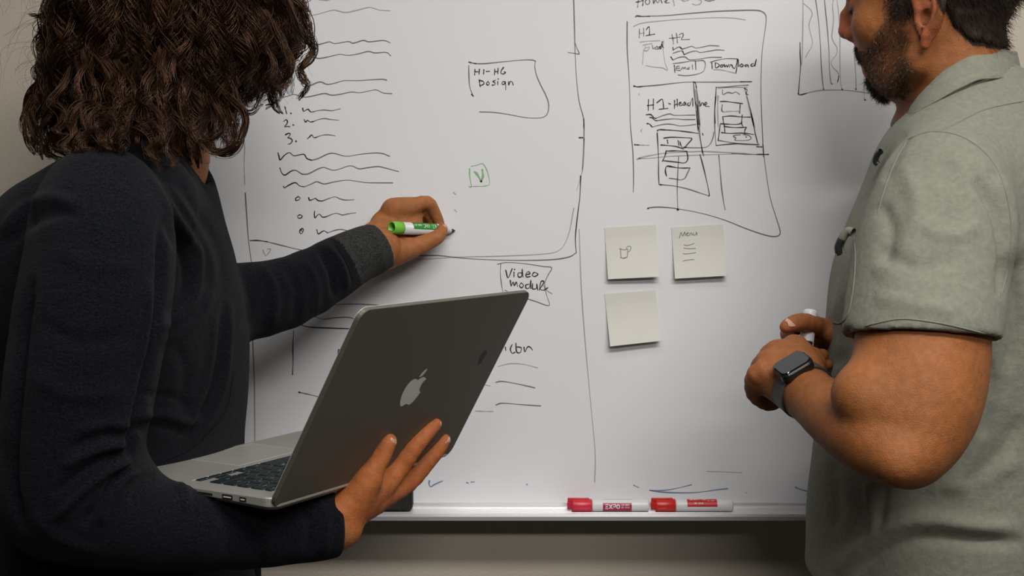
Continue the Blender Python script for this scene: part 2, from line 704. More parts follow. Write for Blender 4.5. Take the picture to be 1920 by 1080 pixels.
# keys; rows counted from the hinge, x = 0 is the typist's right hand side
rows = [
    (0.009, [('esc', 1.0)] + [('F%d' % i, 1.0) for i in range(1, 13)] + [('o', 1.0)]),
    (0.0155, [(c, 1.0) for c in '`1234567890-='] + [('delete', 1.5)]),
    (0.0155, [('tab', 1.5)] + [(c, 1.0) for c in 'QWERTYUIOP[]\\']),
    (0.0155, [('caps', 1.75)] + [(c, 1.0) for c in "ASDFGHJKL;'"] + [('return', 1.75)]),
    (0.0155, [('shift', 2.3)] + [(c, 1.0) for c in 'ZXCVBNM,./'] + [('shift', 2.2)]),
    (0.0165, [('fn', 1.0), ('ctrl', 1.0), ('opt', 1.0), ('cmd', 1.25), ('', 5.0), ('cmd', 1.25), ('opt', 1.0), ('<', 1.0), ('^v', 1.0), ('>', 1.0)]),
]
key_mesh = {}


def glyph(txt, size):
    cu = bpy.data.curves.new('glyph', 'FONT')
    cu.body = txt
    cu.size = size
    cu.align_x = 'CENTER'
    cu.align_y = 'CENTER'
    cu.resolution_u = 1
    o = bpy.data.objects.new('glyph', cu)
    COL.objects.link(o)
    dg = bpy.context.evaluated_depsgraph_get()
    me = bpy.data.meshes.new_from_object(o.evaluated_get(dg))
    V = np.array([v.co[:] for v in me.vertices])
    F = [list(p.vertices) for p in me.polygons]
    bpy.data.objects.remove(o)
    bpy.data.meshes.remove(me)
    return V, F


y = KY0 + 0.0015
U1 = (KX1 - KX0) / 14.5
GC = {}
for kh, keys in rows:
    tot = sum(k[1] for k in keys)
    u = (KX1 - KX0) / tot
    x = KX1
    for txt, wd in keys:
        wk = wd * u
        halves = [(0.0, 1.0)]
        if txt == '^v':
            halves = [(0.0, 0.46), (0.54, 1.0)]
        elif txt in '<>' and txt:
            halves = [(0.54, 1.0)]
        for h0, h1 in halves:
            bm = bmesh.new()
            bx(bm, (x - wk + 0.0013, y + kh * h0, -0.0002), (x - 0.0013, y + kh * h1, 0.0013), 0.0005, 1)
            ko = lobj('key', bm, m_key, lap)
        if txt:
            sz = 0.0048 if len(txt) == 1 else 0.0024
            key_ = (txt, sz)
            if key_ not in GC:
                GC[key_] = glyph(txt, sz)
            V, F = GC[key_]
            if len(V):
                cx = x - wk / 2
                cy = y + kh * 0.5
                # glyphs read upright from the typist's side (+y of the base)
                L = np.column_stack([cx - V[:, 0], cy - V[:, 1], np.full(len(V), 0.00145)])
                W = (np.column_stack([L, np.ones(len(L))]) @ np.array(FB).T)[:, :3]
                meshobj('letter', W, F, m_glyph, ko, smooth=False)
        x -= wk
    y += kh + 0.0032
# lid: local x along hinge, y up the lid, +z*LSGN is the outer back
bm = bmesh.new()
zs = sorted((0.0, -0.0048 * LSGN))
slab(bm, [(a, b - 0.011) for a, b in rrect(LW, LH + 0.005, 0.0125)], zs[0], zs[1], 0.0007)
lid = bm_obj('lid', bm, m_lid_shaded, lap, False, FL)
bm = bmesh.new()
zi = -0.0048 * LSGN
zz = sorted((zi, zi - 0.0007 * LSGN))
bx(bm, (0.006, 0.012, zz[0]), (LW - 0.006, LH - 0.012, zz[1]))
bm_obj('screen', bm, m_scr, lid, False, FL)
bm = bmesh.new()
zz = sorted((zi, zi - 0.0004 * LSGN))
slab(bm, [(a, b - 0.008) for a, b in rrect(LW, LH + 0.002, 0.0125)], zz[0], zz[1])
bm_obj('screen_rim', bm, m_chrome, lid, False, FL)
# hinge bar
bm = bmesh.new()
lathe(bm, [(0.03, 0.0), (0.03, 0.0042), (LW - 0.03, 0.0042), (LW - 0.03, 0.0)], 12)
bmesh.ops.translate(bm, verts=bm.verts, vec=(0, 0.0035, -0.0015))
lobj('hinge', bm, m_gask)


def flat_shape(name, loop, m, parent, fr, z, th=0.0003):
    bm = bmesh.new()
    vs = [bm.verts.new((x_, y_, z)) for x_, y_ in loop]
    f = bm.faces.new(vs)
    bmesh.ops.triangulate(bm, faces=[f])
    return bm_obj(name, bm, m, parent, False, fr)


# fruit emblem: seen from the back; drawn in units of 1 = 43 mm, stem up the lid (upside for the user)
R_ = [(0.0, 0.26), (0.09, 0.30), (0.20, 0.325), (0.31, 0.29), (0.385, 0.235), (0.32, 0.17), (0.285, 0.07), (0.30, -0.04), (0.355, -0.12), (0.42, -0.16), (0.38, -0.27), (0.31, -0.39), (0.235, -0.475), (0.15, -0.50), (0.07, -0.475), (0.0, -0.455),
      (-0.07, -0.475), (-0.15, -0.50), (-0.235, -0.475), (-0.33, -0.36), (-0.40, -0.20), (-0.425, -0.03), (-0.40, 0.13), (-0.33, 0.25), (-0.22, 0.315), (-0.10, 0.305)]
leaf = [(0.0, 0.34), (0.01, 0.42), (0.06, 0.50), (0.14, 0.56), (0.20, 0.57), (0.19, 0.48), (0.14, 0.40), (0.07, 0.35)]
for nm, L in (('emblem', catmull(np.array(R_ + R_[:1]), 4)[:-1]), ('emblem', catmull(np.array(leaf + leaf[:1]), 3)[:-1])):
    flat_shape(nm, [(LW / 2 + LX_ * 0.043 * 1.0, LH / 2 - 0.004 + LY_ * 0.043) for LX_, LY_ in L], m_logo, lid, FL, 0.0002 * LSGN)
# small dark spot near the far edge
spot_loop = [(0.283 + 0.006 * math.cos(a) * (1 + 0.2 * math.sin(3 * a)), 0.135 + 0.010 * math.sin(a)) for a in np.linspace(0, 2 * math.pi, 14, endpoint=False)]
flat_shape('dark_spot', spot_loop, mat('spot_dark', (0.06, 0.058, 0.05), 0.6, metal=0.5), lid, FL, 0.00015 * LSGN)

# ------------------------------------------------------------------ people: shared pieces
SKIN = 'Col'
m_skinA = mat('skin_tan', (0.4, 0.2, 0.12), 0.58, vcol=True, noise=(130, 0.14, 5), bump=[(800, 0.0007, 3), (60, 0.0008, 2)], sss=0.08, spec=0.22)
m_nail = mat('fingernail', (0.55, 0.30, 0.22), 0.3, spec=0.5)
m_hairA = mat('dark_brown_hair', (0.045, 0.022, 0.012), 0.36, spec=0.8, vcol=True, tint=(0.75, 0.42, 0.27))
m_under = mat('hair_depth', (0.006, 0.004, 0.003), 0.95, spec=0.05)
m_hairB = mat('short_black_hair', (0.012, 0.009, 0.007), 0.6, spec=0.25, vcol=True, tint=(0.7, 0.5, 0.4))
m_knitA = mat('navy_knit', (0.0050, 0.0060, 0.0088), 0.95, spec=0.06, noise=(520, 0.95, 4), bump=[(900, 0.0010, 2), (110, 0.0010, 2)], sheen=0.04, stretch=(1, 1, 2.6))
m_cuffA = mat('charcoal_heather_knit', (0.008, 0.0085, 0.0085), 0.95, spec=0.08, noise=(430, 1.0, 6), bump=[(900, 0.001, 2)], sheen=0.03, stretch=(1, 1, 1.8), col2=(0.055, 0.055, 0.052))
m_shirtB = mat('olive_grey_jersey', (0.195, 0.198, 0.155), 0.9, spec=0.15, noise=(160, 0.10, 5), bump=[(1500, 0.0006, 2), (90, 0.0012, 2)], sheen=0.08)
m_stitch = mat('olive_grey_stitching', (0.16, 0.163, 0.13), 0.9)
m_trou = mat('dark_trousers', (0.02, 0.021, 0.026), 0.9, bump=[(900, 0.0008, 2)])
m_trouB = mat('khaki_trousers', (0.16, 0.13, 0.09), 0.9, bump=[(900, 0.0008, 2)])
m_shoe = mat('shoe_leather', (0.02, 0.015, 0.012), 0.45)

SK_A = np.array([0.33, 0.125, 0.042])
SK_B = np.array([0.255, 0.091, 0.028])


def body_mesh(name, f, boxes, m, loc, colf):
    """one body surface; boxes of (lo, hi, cell) meshed at their own fineness"""
    Vs, Qs = [], []
    off = 0
    for k, (lo, hi, h) in enumerate(boxes):
        g = f
        V, Q = surface(g, np.array(lo) - 2 * h, np.array(hi) + 2 * h, h)
        V = relax(V, Q, 2, 0.4)
        c = V[Q].mean(1)
        keep = np.all((c >= np.array(lo)) & (c <= np.array(hi)), 1)
        for lo2, hi2, h2 in boxes[:k]:
            keep &= ~np.all((c > np.array(lo2) + 0.6 * h) & (c < np.array(hi2) - 0.6 * h), 1)
        Q = Q[keep]
        u, inv = np.unique(Q, return_inverse=True)
        Vs.append(V[u])
        Qs.append(inv.reshape(-1, 4) + off)
        off += len(u)
    V = np.vstack(Vs)
    Q = np.vstack(Qs)
    return meshobj(name, V, Q, m, None, True, loc=loc, col=colf(V)), V, Q


def bbox_px(L, pad):
    P = np.array([U(*p[:3]) for p in L])
    r = max(M(p) for p in L)
    return P.min(0) - r - pad, P.max(0) + r + pad


def leg_sdf(P, hip, knee, ankle, s=1.0, add=0.0):
    hip, knee, ankle = map(np.asarray, (hip, knee, ankle))
    mid = (knee + ankle) / 2 + np.array([0, 0, 0.06])
    return chain(P, [hip, knee, mid, ankle], [0.088 * s + add, 0.060 * s + add, 0.058 * s + add, 0.042 * s + add], 0.01)


def person_low(prefix, parent, hipc, fdir, mt, loc, zwaist, span=0.16):
    """trousers and shoes standing on the floor, below the frame"""
    f3 = np.array([fdir[0], fdir[1], 0.0])
    s3 = np.array([-fdir[1], fdir[0], 0.0])
    hips = [hipc + s3 * 0.085 * k for k in (-1, 1)]
    legs = []
    for k, hp in zip((-1, 1), hips):
        kn = np.array([hp[0], hp[1], 0.49]) + s3 * 0.01 * k + f3 * 0.02
        an = np.array([hp[0], hp[1], 0.09]) + s3 * 0.02 * k
        legs.append((hp, kn, an))

    def ft(P):
        d = loft_z(P, [(hipc[2] - 0.10, hipc[0], hipc[1], 0.12, 0.165), (hipc[2] + 0.02, hipc[0], hipc[1], 0.128, 0.172), (zwaist, hipc[0], hipc[1], 0.118, 0.155)], math.atan2(fdir[1], fdir[0]))
        for hp, kn, an in legs:
            hp2 = np.array([hp[0], hp[1], hipc[2] - 0.03])
            d = smin(d, chain(P, [hp2, kn, (kn + an) / 2, np.array([an[0], an[1], 0.06])], [0.098, 0.078, 0.072, 0.07], 0.01), 0.03)
        return np.maximum(d, 0.045 - P[:, 2])
    c = np.array([hipc[0], hipc[1]])
    V, Q = surface(ft, (c[0] - .3, c[1] - .3, 0.0), (c[0] + .3, c[1] + .3, zwaist + 0.04), 0.011)
    meshobj('trousers', V, Q, mt, parent, True)
    for hp, kn, an in legs:
        a0 = np.array([an[0], an[1], 0.045]) - f3 * 0.05

        def fs(P, a0=a0):
            d = chain(P, [a0, a0 + f3 * 0.10 + [0, 0, .0], a0 + f3 * 0.21 - [0, 0, 0.008]], [0.042, 0.044, 0.036], 0.01)
            d = smin(d, rcone(P, a0 + f3 * 0.03, a0 + f3 * 0.03 + [0, 0, 0.06], 0.042, 0.04), 0.02)
            return smax(d, 0.002 - P[:, 2], 0.006)
        V, Q = surface(fs, a0 - 0.1 - f3 * 0.05 + [0, 0, 0.05 - a0[2] + 0.04], a0 + np.abs(f3) * 0.0 + [0.3, 0.3, 0.13], 0.007) if False else surface(fs, np.minimum(a0, a0 + f3 * .22) - [0.07, 0.07, a0[2] + 0.01], np.maximum(a0, a0 + f3 * .22) + [0.07, 0.07, 0.12], 0.007)
        meshobj('shoe', V, Q, m_shoe, parent, True)


def nail(parent, tipc, axis, nrm, w_=0.0058, l_=0.0075):
    """fingernail: small curved plate"""
    a = unit(axis)
    n = unit(nrm - (nrm @ a) * a)
    s = np.cross(n, a)
    V, F = [], []
    nu, nv = 7, 5
    for j in range(nv):
        for i in range(nu):
            u = (i / (nu - 1) * 2 - 1)
            v = (j / (nv - 1) * 2 - 1)
            ww = w_ * math.sqrt(max(0.05, 1 - max(0, abs(v) - 0.35) ** 2 * 1.6))
            V.append(tipc + a * v * l_ + s * u * ww * 1.0 - n * (u * u * 0.0024 + max(v, 0) ** 2 * 0.0012))
    for j in range(nv - 1):
        for i in range(nu - 1):
            q = j * nu + i
            F.append([q, q + 1, q + nu + 1, q + nu])
    return V, F


# ---- head, in its own frame: x forward, y left, z up, origin between the ear canals
def head_parts(prof):
    P_ = prof

    def skull(Q):
        Y = Q.copy()
        Y[:, 1] = np.abs(Y[:, 1])
        d = ellipsoid(Y, (-0.004, 0, 0.058), (0.098, 0.077, 0.086))
        d = smin(d, ellipsoid(Y, (0.035, 0, 0.045), (0.062, 0.062, 0.062)), 0.03)
        # mid face
        d = smin(d, ellipsoid(Y, (0.040, 0, -0.012), (0.052, 0.056, 0.056)), 0.025)
        d = smin(d, ellipsoid(Y, (0.064, 0.043, -0.004), (0.020, 0.018, 0.020)), 0.02)       # cheekbone
        cx, cz = P_['chin']
        jaw = [np.array([-0.002, 0.060, -0.020]), np.array([0.004, 0.056, -0.050]), np.array([(cx - 0.022), 0.030, cz + 0.020]), np.array([cx - 0.014, 0.0, cz + 0.014])]
        d = smin(d, chain(Y, jaw, [0.016, 0.017, 0.017, 0.016], 0.01), 0.022)
        mx_, mz = P_['mouth']
        d = smin(d, ellipsoid(Y, (mx_ - 0.034, 0, mz), (0.033, 0.036, 0.034)), 0.02)
        d = smin(d, ellipsoid(Y, (cx - 0.035, 0, cz + 0.022), (0.034, 0.032, 0.022)), 0.02)
        # brow
        nx, nz = P_['nasion']
        d = smin(d, rcone(Y, np.array([nx - 0.010, 0.006, nz + 0.016]), np.array([nx - 0.024, 0.044, nz + 0.018]), 0.009, 0.008), 0.014)
        # eye socket and lids
        d = smax(d, -(np.linalg.norm(Y - np.array([nx + 0.000, 0.034, nz + 0.000]), axis=1) - 0.013), 0.014)
        d = smin(d, np.linalg.norm(Y - np.array([nx - 0.021, 0.032, nz - 0.001]), axis=1) - 0.0135, 0.004)
        # nose
        tx, tz = P_['tip']
        sx, sz = P_['subn']
        nb = [np.array([nx - 0.006, 0, nz + 0.004]), np.array([(nx + tx) / 2 - 0.004, 0, (nz + tz) / 2 + 0.004]), np.array([tx - 0.011, 0, tz])]
        d = smin(d, chain(Y, nb, [0.0065, 0.0075, 0.0108], 0.006), 0.009)
        d = smin(d, rcone(Y, np.array([tx - 0.022, 0.0, tz - 0.006]), np.array([sx - 0.004, 0.012, tz - 0.006]), 0.009, 0.0085), 0.006)
        d = smin(d, ellipsoid(Y, (sx - 0.002, 0.0135, tz - 0.0065), (0.0105, 0.0065, 0.0085)), 0.004)
        d = smax(d, -ellipsoid(Y, (tx - 0.017, 0.0065, tz - 0.0165), (0.007, 0.0032, 0.006)), 0.003)
        # lips
        d = smin(d, ellipsoid(Y, (mx_ - 0.004, 0, mz + 0.006), (0.009, 0.020, 0.0055)), 0.006)
        d = smin(d, ellipsoid(Y, (mx_ - 0.006, 0, mz - 0.007), (0.009, 0.018, 0.006)), 0.006)
        d = smax(d, -rcone(Y, np.array([mx_ + 0.004, 0, mz]), np.array([mx_ - 0.014, 0.024, mz - 0.001]), 0.0012, 0.001), 0.002)
        return d

    def ear(Q):
        Y = Q.copy()
        Y[:, 1] = np.abs(Y[:, 1])
        ex, ey, ez = -0.008, 0.076, 0.0
        e = lambda u, v, o=0.0: np.array([ex + u, ey + 0.010 + o - u * 0.45, ez + v])
        helix = [e(0.008, 0.004, -0.004), e(0.013, 0.018, 0), e(0.008, 0.030, 0.002), e(-0.004, 0.034, 0.003), e(-0.016, 0.028, 0.005), e(-0.021, 0.014, 0.006), e(-0.0185, -0.002, 0.005), e(-0.011, -0.016, 0.003), e(-0.004, -0.0235, 0.0)]
        A = catmull(np.array(helix), 3)
        d = chain(Y, A, [0.0040] * len(A), 0.003)
        anti = catmull(np.array([e(-0.002, 0.022, 0.0), e(-0.011, 0.014, 0.003), e(-0.012, 0.0, 0.003), e(-0.006, -0.011, 0.002), e(0.002, -0.012, 0.001)]), 3)
        d = smin(d, chain(Y, anti, [0.0034] * len(anti), 0.002), 0.003)
        d = smin(d, rcone(Y, e(-0.003, -0.024, 0.0), e(-0.0005, -0.034, -0.001), 0.0072, 0.0058), 0.004)    # lobe
        d = smin(d, rcone(Y, e(0.010, 0.001, -0.004), e(0.009, -0.007, -0.003), 0.0045, 0.004), 0.003)     # tragus
        # thin plate behind
        n = unit(np.array([0.41, 0.9, 0.0]))
        v = Y - e(-0.004, 0.004, -0.003)
        c = v @ n
        pl = np.sqrt(((v[:, 2]) / 0.033) ** 2 + ((v @ np.cross(n, [0, 0, 1])) / 0.020) ** 2) - 1
        plate = np.maximum(pl * 0.018, np.abs(c) - 0.0022)
        d = smin(d, plate, 0.003)
        # root joining the skull
        d = smin(d, rcone(Y, np.array([ex - 0.002, ey - 0.008, ez + 0.014]), np.array([ex - 0.002, ey - 0.008, ez - 0.012]), 0.010, 0.009), 0.005)
        d = smax(d, -ellipsoid(Y, e(0.001, -0.003, 0.003), (0.009, 0.011, 0.0105)), 0.002)
        d = smax(d, -ellipsoid(Y, e(0.0, 0.019, 0.005), (0.010, 0.008, 0.007)), 0.002)
        return d
    return skull, ear


def head_frame(o, f, up=(0, 0, 1)):
    f = unit(f)
    up = np.asarray(up, float)
    l = unit(np.cross(up, f))
    u = np.cross(f, l)
    return np.asarray(o), np.stack([f, l, u], 1)      # columns


def fur(name, parent, V, N, sel, lenf, dirf, n, col, m, seg=5, rad=0.00022, sides=3, seed=3, wob=0.2, colj=0.3):
    rng = np.random.default_rng(seed)
    idx = rng.choice(sel, n)
    base = V[idx] + rng.normal(0, 0.0007, (n, 3))
    nn = N[idx]
    D = dirf(V[idx], nn)
    D = D + rng.normal(0, wob, D.shape)
    D /= np.linalg.norm(D, axis=1, keepdims=True)
    L = lenf(V[idx]) * rng.uniform(0.6, 1.15, n)
    bend = rng.normal(0, 0.25, (n, 3)) - nn * 0.25
    t = np.linspace(0, 1, seg)[None, :, None]
    Pth = (base - nn * 0.001)[:, None] + D[:, None] * t * L[:, None, None] + bend[:, None] * (t ** 2) * L[:, None, None]
    r = np.repeat((rad * (1 - 0.75 * t[..., 0])), n, 0) * rng.uniform(0.7, 1.3, (n, 1))
    VV, FF = tubes(Pth, r, sides)
    c = np.asarray(col(V[idx], rng)) if callable(col) else np.tile(col, (n, 1))
    c = c * rng.uniform(1 - colj, 1 + colj, (n, 1))
    c = np.repeat(c, seg * sides, 0)
    return meshobj(name, VV, FF, m, parent, True, col=c)


def seam(name, parent, tree, line, m, rad=0.0011, dd=0.0, sub=6, lift=0.0):
    """raised stitched edge lying on a garment, found by sighting along photo pixels"""
    L = catmull(np.array(line, float), sub)
    pts = []
    for x, y in L:
        d = unit(U(x, y, 1.0) - CAM)
        h = tree.ray_cast(Vector(CAM + d * dd), Vector(d))
        if h[0] is not None:
            pts.append(np.array(h[0]) + np.array(h[1]) * lift)
    if len(pts) < 3:
        return None
    pts = np.array(pts)
    r = np.full(len(pts), rad)
    r[0] = r[-1] = rad * 0.3
    V, F = tubes(pts[None], r[None], 6)
    return meshobj(name, V, F, m, parent, True)


def tree_of(V, Q):
    return BVHTree.FromPolygons([tuple(v) for v in V], [tuple(int(i) for i in q) for q in Q])

# ================================================================== person writing on the board
LOC_A = np.array([-0.43, -0.40, 0.0])
TA_YAW = -0.42          # torso facing right and a little towards the board
tA = lambda y, x, a, b, d=1.48: (U(x, y, d)[2], U(x, y, d)[0], CAM[1] + d + 0.0, a * d / FPX, b)
torsoA = [tA(276, 285, 70, 0.060), tA(315, 230, 112, 0.110), tA(360, 206, 148, 0.138), tA(450, 203, 188, 0.160), tA(600, 212, 212, 0.168),
          tA(750, 222, 204, 0.160, 1.495), tA(860, 214, 198, 0.157, 1.51), tA(940, 216, 200, 0.160, 1.50), tA(1060, 222, 214, 0.165, 1.49), tA(1200, 220, 222, 0.175, 1.49)]
armA = [(196, 378, 1.30, 105), (186, 450, 1.28, 122), (176, 560, 1.265, 124), (160, 660, 1.26, 121), (146, 760, 1.26, 115), (132, 850, 1.265, 109), (134, 925, 1.28, 110)]
foreA = [(140, 930, 1.28, 116), (290, 985, 1.31, 80), (450, 995, 1.345, 66), (560, 990, 1.365, 61), (632, 984, 1.38, 61)]
farA = [(292, 412, 1.62, 72), (372, 560, 1.63, 72), (440, 566, 1.645, 70), (530, 549, 1.68, 62), (620, 508, 1.73, 52), (668, 482, 1.76, 46), (716, 463, 1.787, 44)]
# skin: hands, wrists, neck, head
HOA, HRA = head_frame(U(318, 30, 1.50), (0.90, 0.36, -0.30))
profA = dict(nasion=(0.098, 0.026), tip=(0.118, -0.012), subn=(0.102, -0.028), mouth=(0.096, -0.048), chin=(0.088, -0.100))
skullA, earA = head_parts(profA)


def head_world(P, O, R, sk, ea, k=0.004):
    Q = (P - O) @ R
    d = sk(Q)
    m = np.abs(np.abs(Q[:, 1]) - 0.085) < 0.05
    m &= (np.abs(Q[:, 0]) < 0.07) & (np.abs(Q[:, 2]) < 0.08)
    if m.any():
        d[m] = smin(d[m], ea(Q[m]), k)
    return d


def neckA(P):
    return chain(P, [HOA + HRA @ np.array([-0.02, 0, -0.02]), HOA + HRA @ np.array([-0.035, 0, -0.10]), U(285, 300, 1.49)], [0.055, 0.054, 0.066], 0.01)


LD = lid_depth
wristA = (636, 976, 1.375)
fingA = [   # right hand under the laptop
    [(655, 950, 1.375, 24), (684, 908, LD(684, 908) - .030, 21), (712, 862, LD(712, 862) - .020, 17.5), (722, 842, LD(722, 842) - .014, 16), (731, 826, LD(731, 826) - .0105, 13.5)],
    [(690, 925, 1.395, 23), (736, 893, LD(736, 893) - .016, 20), (774, 842, LD(774, 842) - .013, 17), (800, 813, LD(800, 813) - .011, 14), (818, 795, LD(818, 795) - .0085, 11)],
    [(700, 940, 1.41, 24), (762, 905, LD(762, 905) - .012, 20), (800, 866, LD(800, 866) - .009, 16.5), (821, 843, LD(821, 843) - .0085, 13.5), (835, 824, LD(835, 824) - .007, 10.5)],
    [(690, 955, 1.43, 20), (740, 925, 1.47, 16), (775, 890, 1.50, 12.5), (790, 870, 1.515, 10)],
]


def handA_r(P):
    f = None
    for L in fingA:
        e = pchain(P, L, 0.002, sub=3)
        f = e if f is None else smin(f, e, 0.0025)
    nv = lid_n
    p = pchain(P, [(600, 986, 1.37, 47), (636, 973, 1.375, 44), (672, 942, 1.392, 47), (708, 918, LD(708, 918) - .022, 34)], 0.01, n=nv, q=0.70)
    p = smin(p, pchain(P, [(664, 945, 1.385, 30), (690, 903, LD(690, 903) - .026, 24)], 0.005), 0.01)
    return smin(f, p, 0.012)


wr = (708, 461, 1.80)
fingW = [
    [(728, 477, 1.806, 24), (772, 465, 1.806, 18.5), (812, 449, 1.816, 14.0), (824, 440, 1.822, 12), (830, 428, 1.829, 9.5)],          # thumb
    [(738, 392, 1.822, 19), (768, 388, 1.820, 15.5), (801, 380, 1.826, 12.5), (815, 399, 1.836, 10.6), (825, 419, 1.840, 8.6)],      # index
    [(742, 405, 1.834, 16), (776, 398, 1.838, 14), (798, 396, 1.842, 12), (812, 416, 1.848, 10), (818, 432, 1.850, 8.5)],
    [(738, 425, 1.838, 16), (770, 415, 1.846, 13), (785, 428, 1.849, 11.5), (778, 444, 1.848, 10)],
    [(735, 440, 1.838, 15), (762, 440, 1.848, 12), (772, 452, 1.850, 10.5), (762, 462, 1.848, 9)],
]


def handA_w(P):
    f = None
    for L in fingW:
        e = pchain(P, L, 0.002, sub=3)
        f = e if f is None else smin(f, e, 0.002)
    nv = unit(U(740, 440, 1.0) - CAM)
    p = pchain(P, [(690, 470, 1.790, 42), (714, 458, 1.80, 42), (738, 436, 1.824, 45), (752, 418, 1.826, 41)], 0.01, n=nv, q=0.42)
    p = smin(p, pchain(P, [(722, 478, 1.80, 22), (762, 466, 1.803, 18)], 0.005), 0.008)
    p = smin(p, pchain(P, [(735, 391, 1.820, 15), (764, 386, 1.820, 14)], 0.005), 0.008)
    return smin(f, p, 0.008)


def coreA(P):
    """body under the sweater, a little slimmer"""
    d = loft_z(P, [(s[0] - 0.004, s[1], s[2], s[3] * 0.93, s[4] * 0.93) for s in torsoA], TA_YAW)
    for L in (armA, foreA, farA):
        d = smin(d, pchain(P, [(x, y, dd, r * 0.80) for x, y, dd, r in L], 0.01), 0.02)
    return d


def skinA(P):
    d = coreA(P)
    d = smin(d, pchain(P, [(560, 990, 1.365, 44), (600, 986, 1.37, 43)], 0.0), 0.01)
    z = P[:, 2]
    m = np.linalg.norm(P - HOA, axis=1) < 0.30
    if m.any():
        d[m] = smin(d[m], smin(head_world(P[m], HOA, HRA, skullA, earA), neckA(P[m]), 0.02), 0.012)
    m = np.linalg.norm(P - U(700, 900, 1.42), axis=1) < 0.22
    if m.any():
        d[m] = smin(d[m], handA_r(P[m]), 0.006)
    m = np.linalg.norm(P - U(760, 430, 1.83), axis=1) < 0.16
    if m.any():
        d[m] = smin(d[m], handA_w(P[m]), 0.006)
    return d


def colA(V):
    c = np.tile(SK_A, (len(V), 1))
    p = px_of(V)
    # redder fingertips of the laptop hand, browner beard zone along the jaw
    hA = (np.linalg.norm(V - U(760, 850, 1.42), axis=1) < 0.11)
    c[hA] = c[hA] * [1.12, 0.92, 0.85]
    Q = (V - HOA) @ HRA
    b = (Q[:, 2] < -0.03) & (Q[:, 0] > 0.0) & (np.linalg.norm(Q, axis=1) < 0.16)
    bw = np.clip((-0.025 - Q[:, 2]) / 0.02, 0, 1) * np.clip((Q[:, 0] - 0.0) / 0.03, 0, 1) * (np.linalg.norm(Q, axis=1) < 0.15)
    c = c * (1 - 0.5 * bw[:, None])
    for s_ in (1, -1):
        e_ = np.linalg.norm(Q - np.array([0.078, 0.032 * s_, 0.016]), axis=1) < 0.008
        c[e_] = (0.05, 0.03, 0.02)
    return c


b1 = bbox_px([p for L in fingA for p in L] + [(600, 986, 1.36, 50)], 0.004)
b2 = bbox_px([p for L in fingW for p in L] + [(690, 470, 1.79, 46)], 0.004)
hb = (HOA - 0.17, HOA + 0.17)
allA = np.array([U(*p[:3]) for p in armA + foreA + farA])
b3 = (np.array([-0.74, -0.78, 0.93]), np.array([0.0, -0.03, 1.75]))
bodyA, VA, QA = body_mesh('person', skinA, [(*b1, 0.0021), (*b2, 0.0019), (*hb, 0.0034), (*b3, 0.009)], m_skinA, LOC_A, colA)
tag(bodyA, 'person with long curly brown hair and navy sweater, writing with a green marker', 'person')

# fingernails
for tip, prv, dep in (((732, 825), (720, 848), 0.0105), ((819, 795), (802, 812), 0.0085), ((836, 824), (824, 838), 0.007)):
    a = U(tip[0], tip[1], LD(*tip) - dep) - U(prv[0], prv[1], LD(*prv) - dep - 0.002)
    c0 = U(tip[0], tip[1], LD(*tip) - dep)
    n = unit(CAM - c0) * 0.9 + RT * 0.45
    n = unit(n - (n @ unit(a)) * unit(a))
    rr = (13.2 if tip[0] < 800 else 10.6) * LD(*tip) / FPX
    V_, F_ = nail(None, c0 + n * (rr * 1.09) - unit(a) * 0.0015, a, n, 0.0058 if tip[0] < 800 else 0.0045, 0.0062 if tip[0] < 800 else 0.0048)
    meshobj('fingernail', V_, F_, m_nail, bodyA, True)
a = U(830, 428, 1.829) - U(815, 447, 1.818)
c0 = U(829, 430, 1.828)
n = unit(CAM - c0 + np.array([0.5, 0, 0.3]))
n = unit(n - (n @ unit(a)) * unit(a))
V_, F_ = nail(None, c0 + n * (10.6 * 1.828 / FPX), a, n, 0.0050, 0.0058)
meshobj('fingernail', V_, F_, m_nail, bodyA, True)


# sweater
def sweaterA(P):
    d = loft_z(P, torsoA, TA_YAW, 2.3)
    sh = U(250, 345, 1.48)
    d = smin(d, rcone(P, U(258, 390, 1.38), U(272, 390, 1.58), 0.066, 0.060), 0.05)
    a = pchain(P, armA, 0.02, sub=2)
    a = smin(a, pchain(P, foreA, 0.01, sub=2), 0.035)
    d = smin(d, a, 0.022)
    b = pchain(P, farA, 0.01, sub=2)
    d = smin(d, b, 0.03)
    # collar hole and open cuffs
    d = smax(d, -(neckA(P) - 0.004), 0.004)
    e1, e0 = U(632, 984, 1.38), U(560, 990, 1.365)
    u = unit(e1 - e0)
    t = (P - e1) @ u
    loc = np.linalg.norm(P - e1, axis=1) < 0.09
    cut = np.where(loc, t - 0.002, -1)
    d = smax(d, cut, 0.003)
    hole = np.linalg.norm(P - e1 - np.outer(t, u), axis=1) - 0.0245
    d = np.where(loc, smax(d, -np.maximum(hole, -(t + 0.02)), 0.003), d)
    f1, f0 = U(716, 463, 1.787), U(660, 486, 1.755)
    u2 = unit(U(717, 466, 1.79) - U(668, 494, 1.775))
    t2 = (P - f1) @ u2
    loc2 = np.linalg.norm(P - f1, axis=1) < 0.09
    d = smax(d, np.where(loc2, t2 - 0.002, -1), 0.003)
    hole = np.linalg.norm(P - f1 - np.outer(t2, u2), axis=1) - 0.0245
    d = np.where(loc2, smax(d, -np.maximum(hole, -(t2 + 0.015)), 0.003), d)
    return d


V, Q = surface(sweaterA, b3[0], np.array([-0.15, -0.03, 1.66]), 0.0036)
V = relax(V, Q, 2, 0.5)
N = vnormals(V, Q)
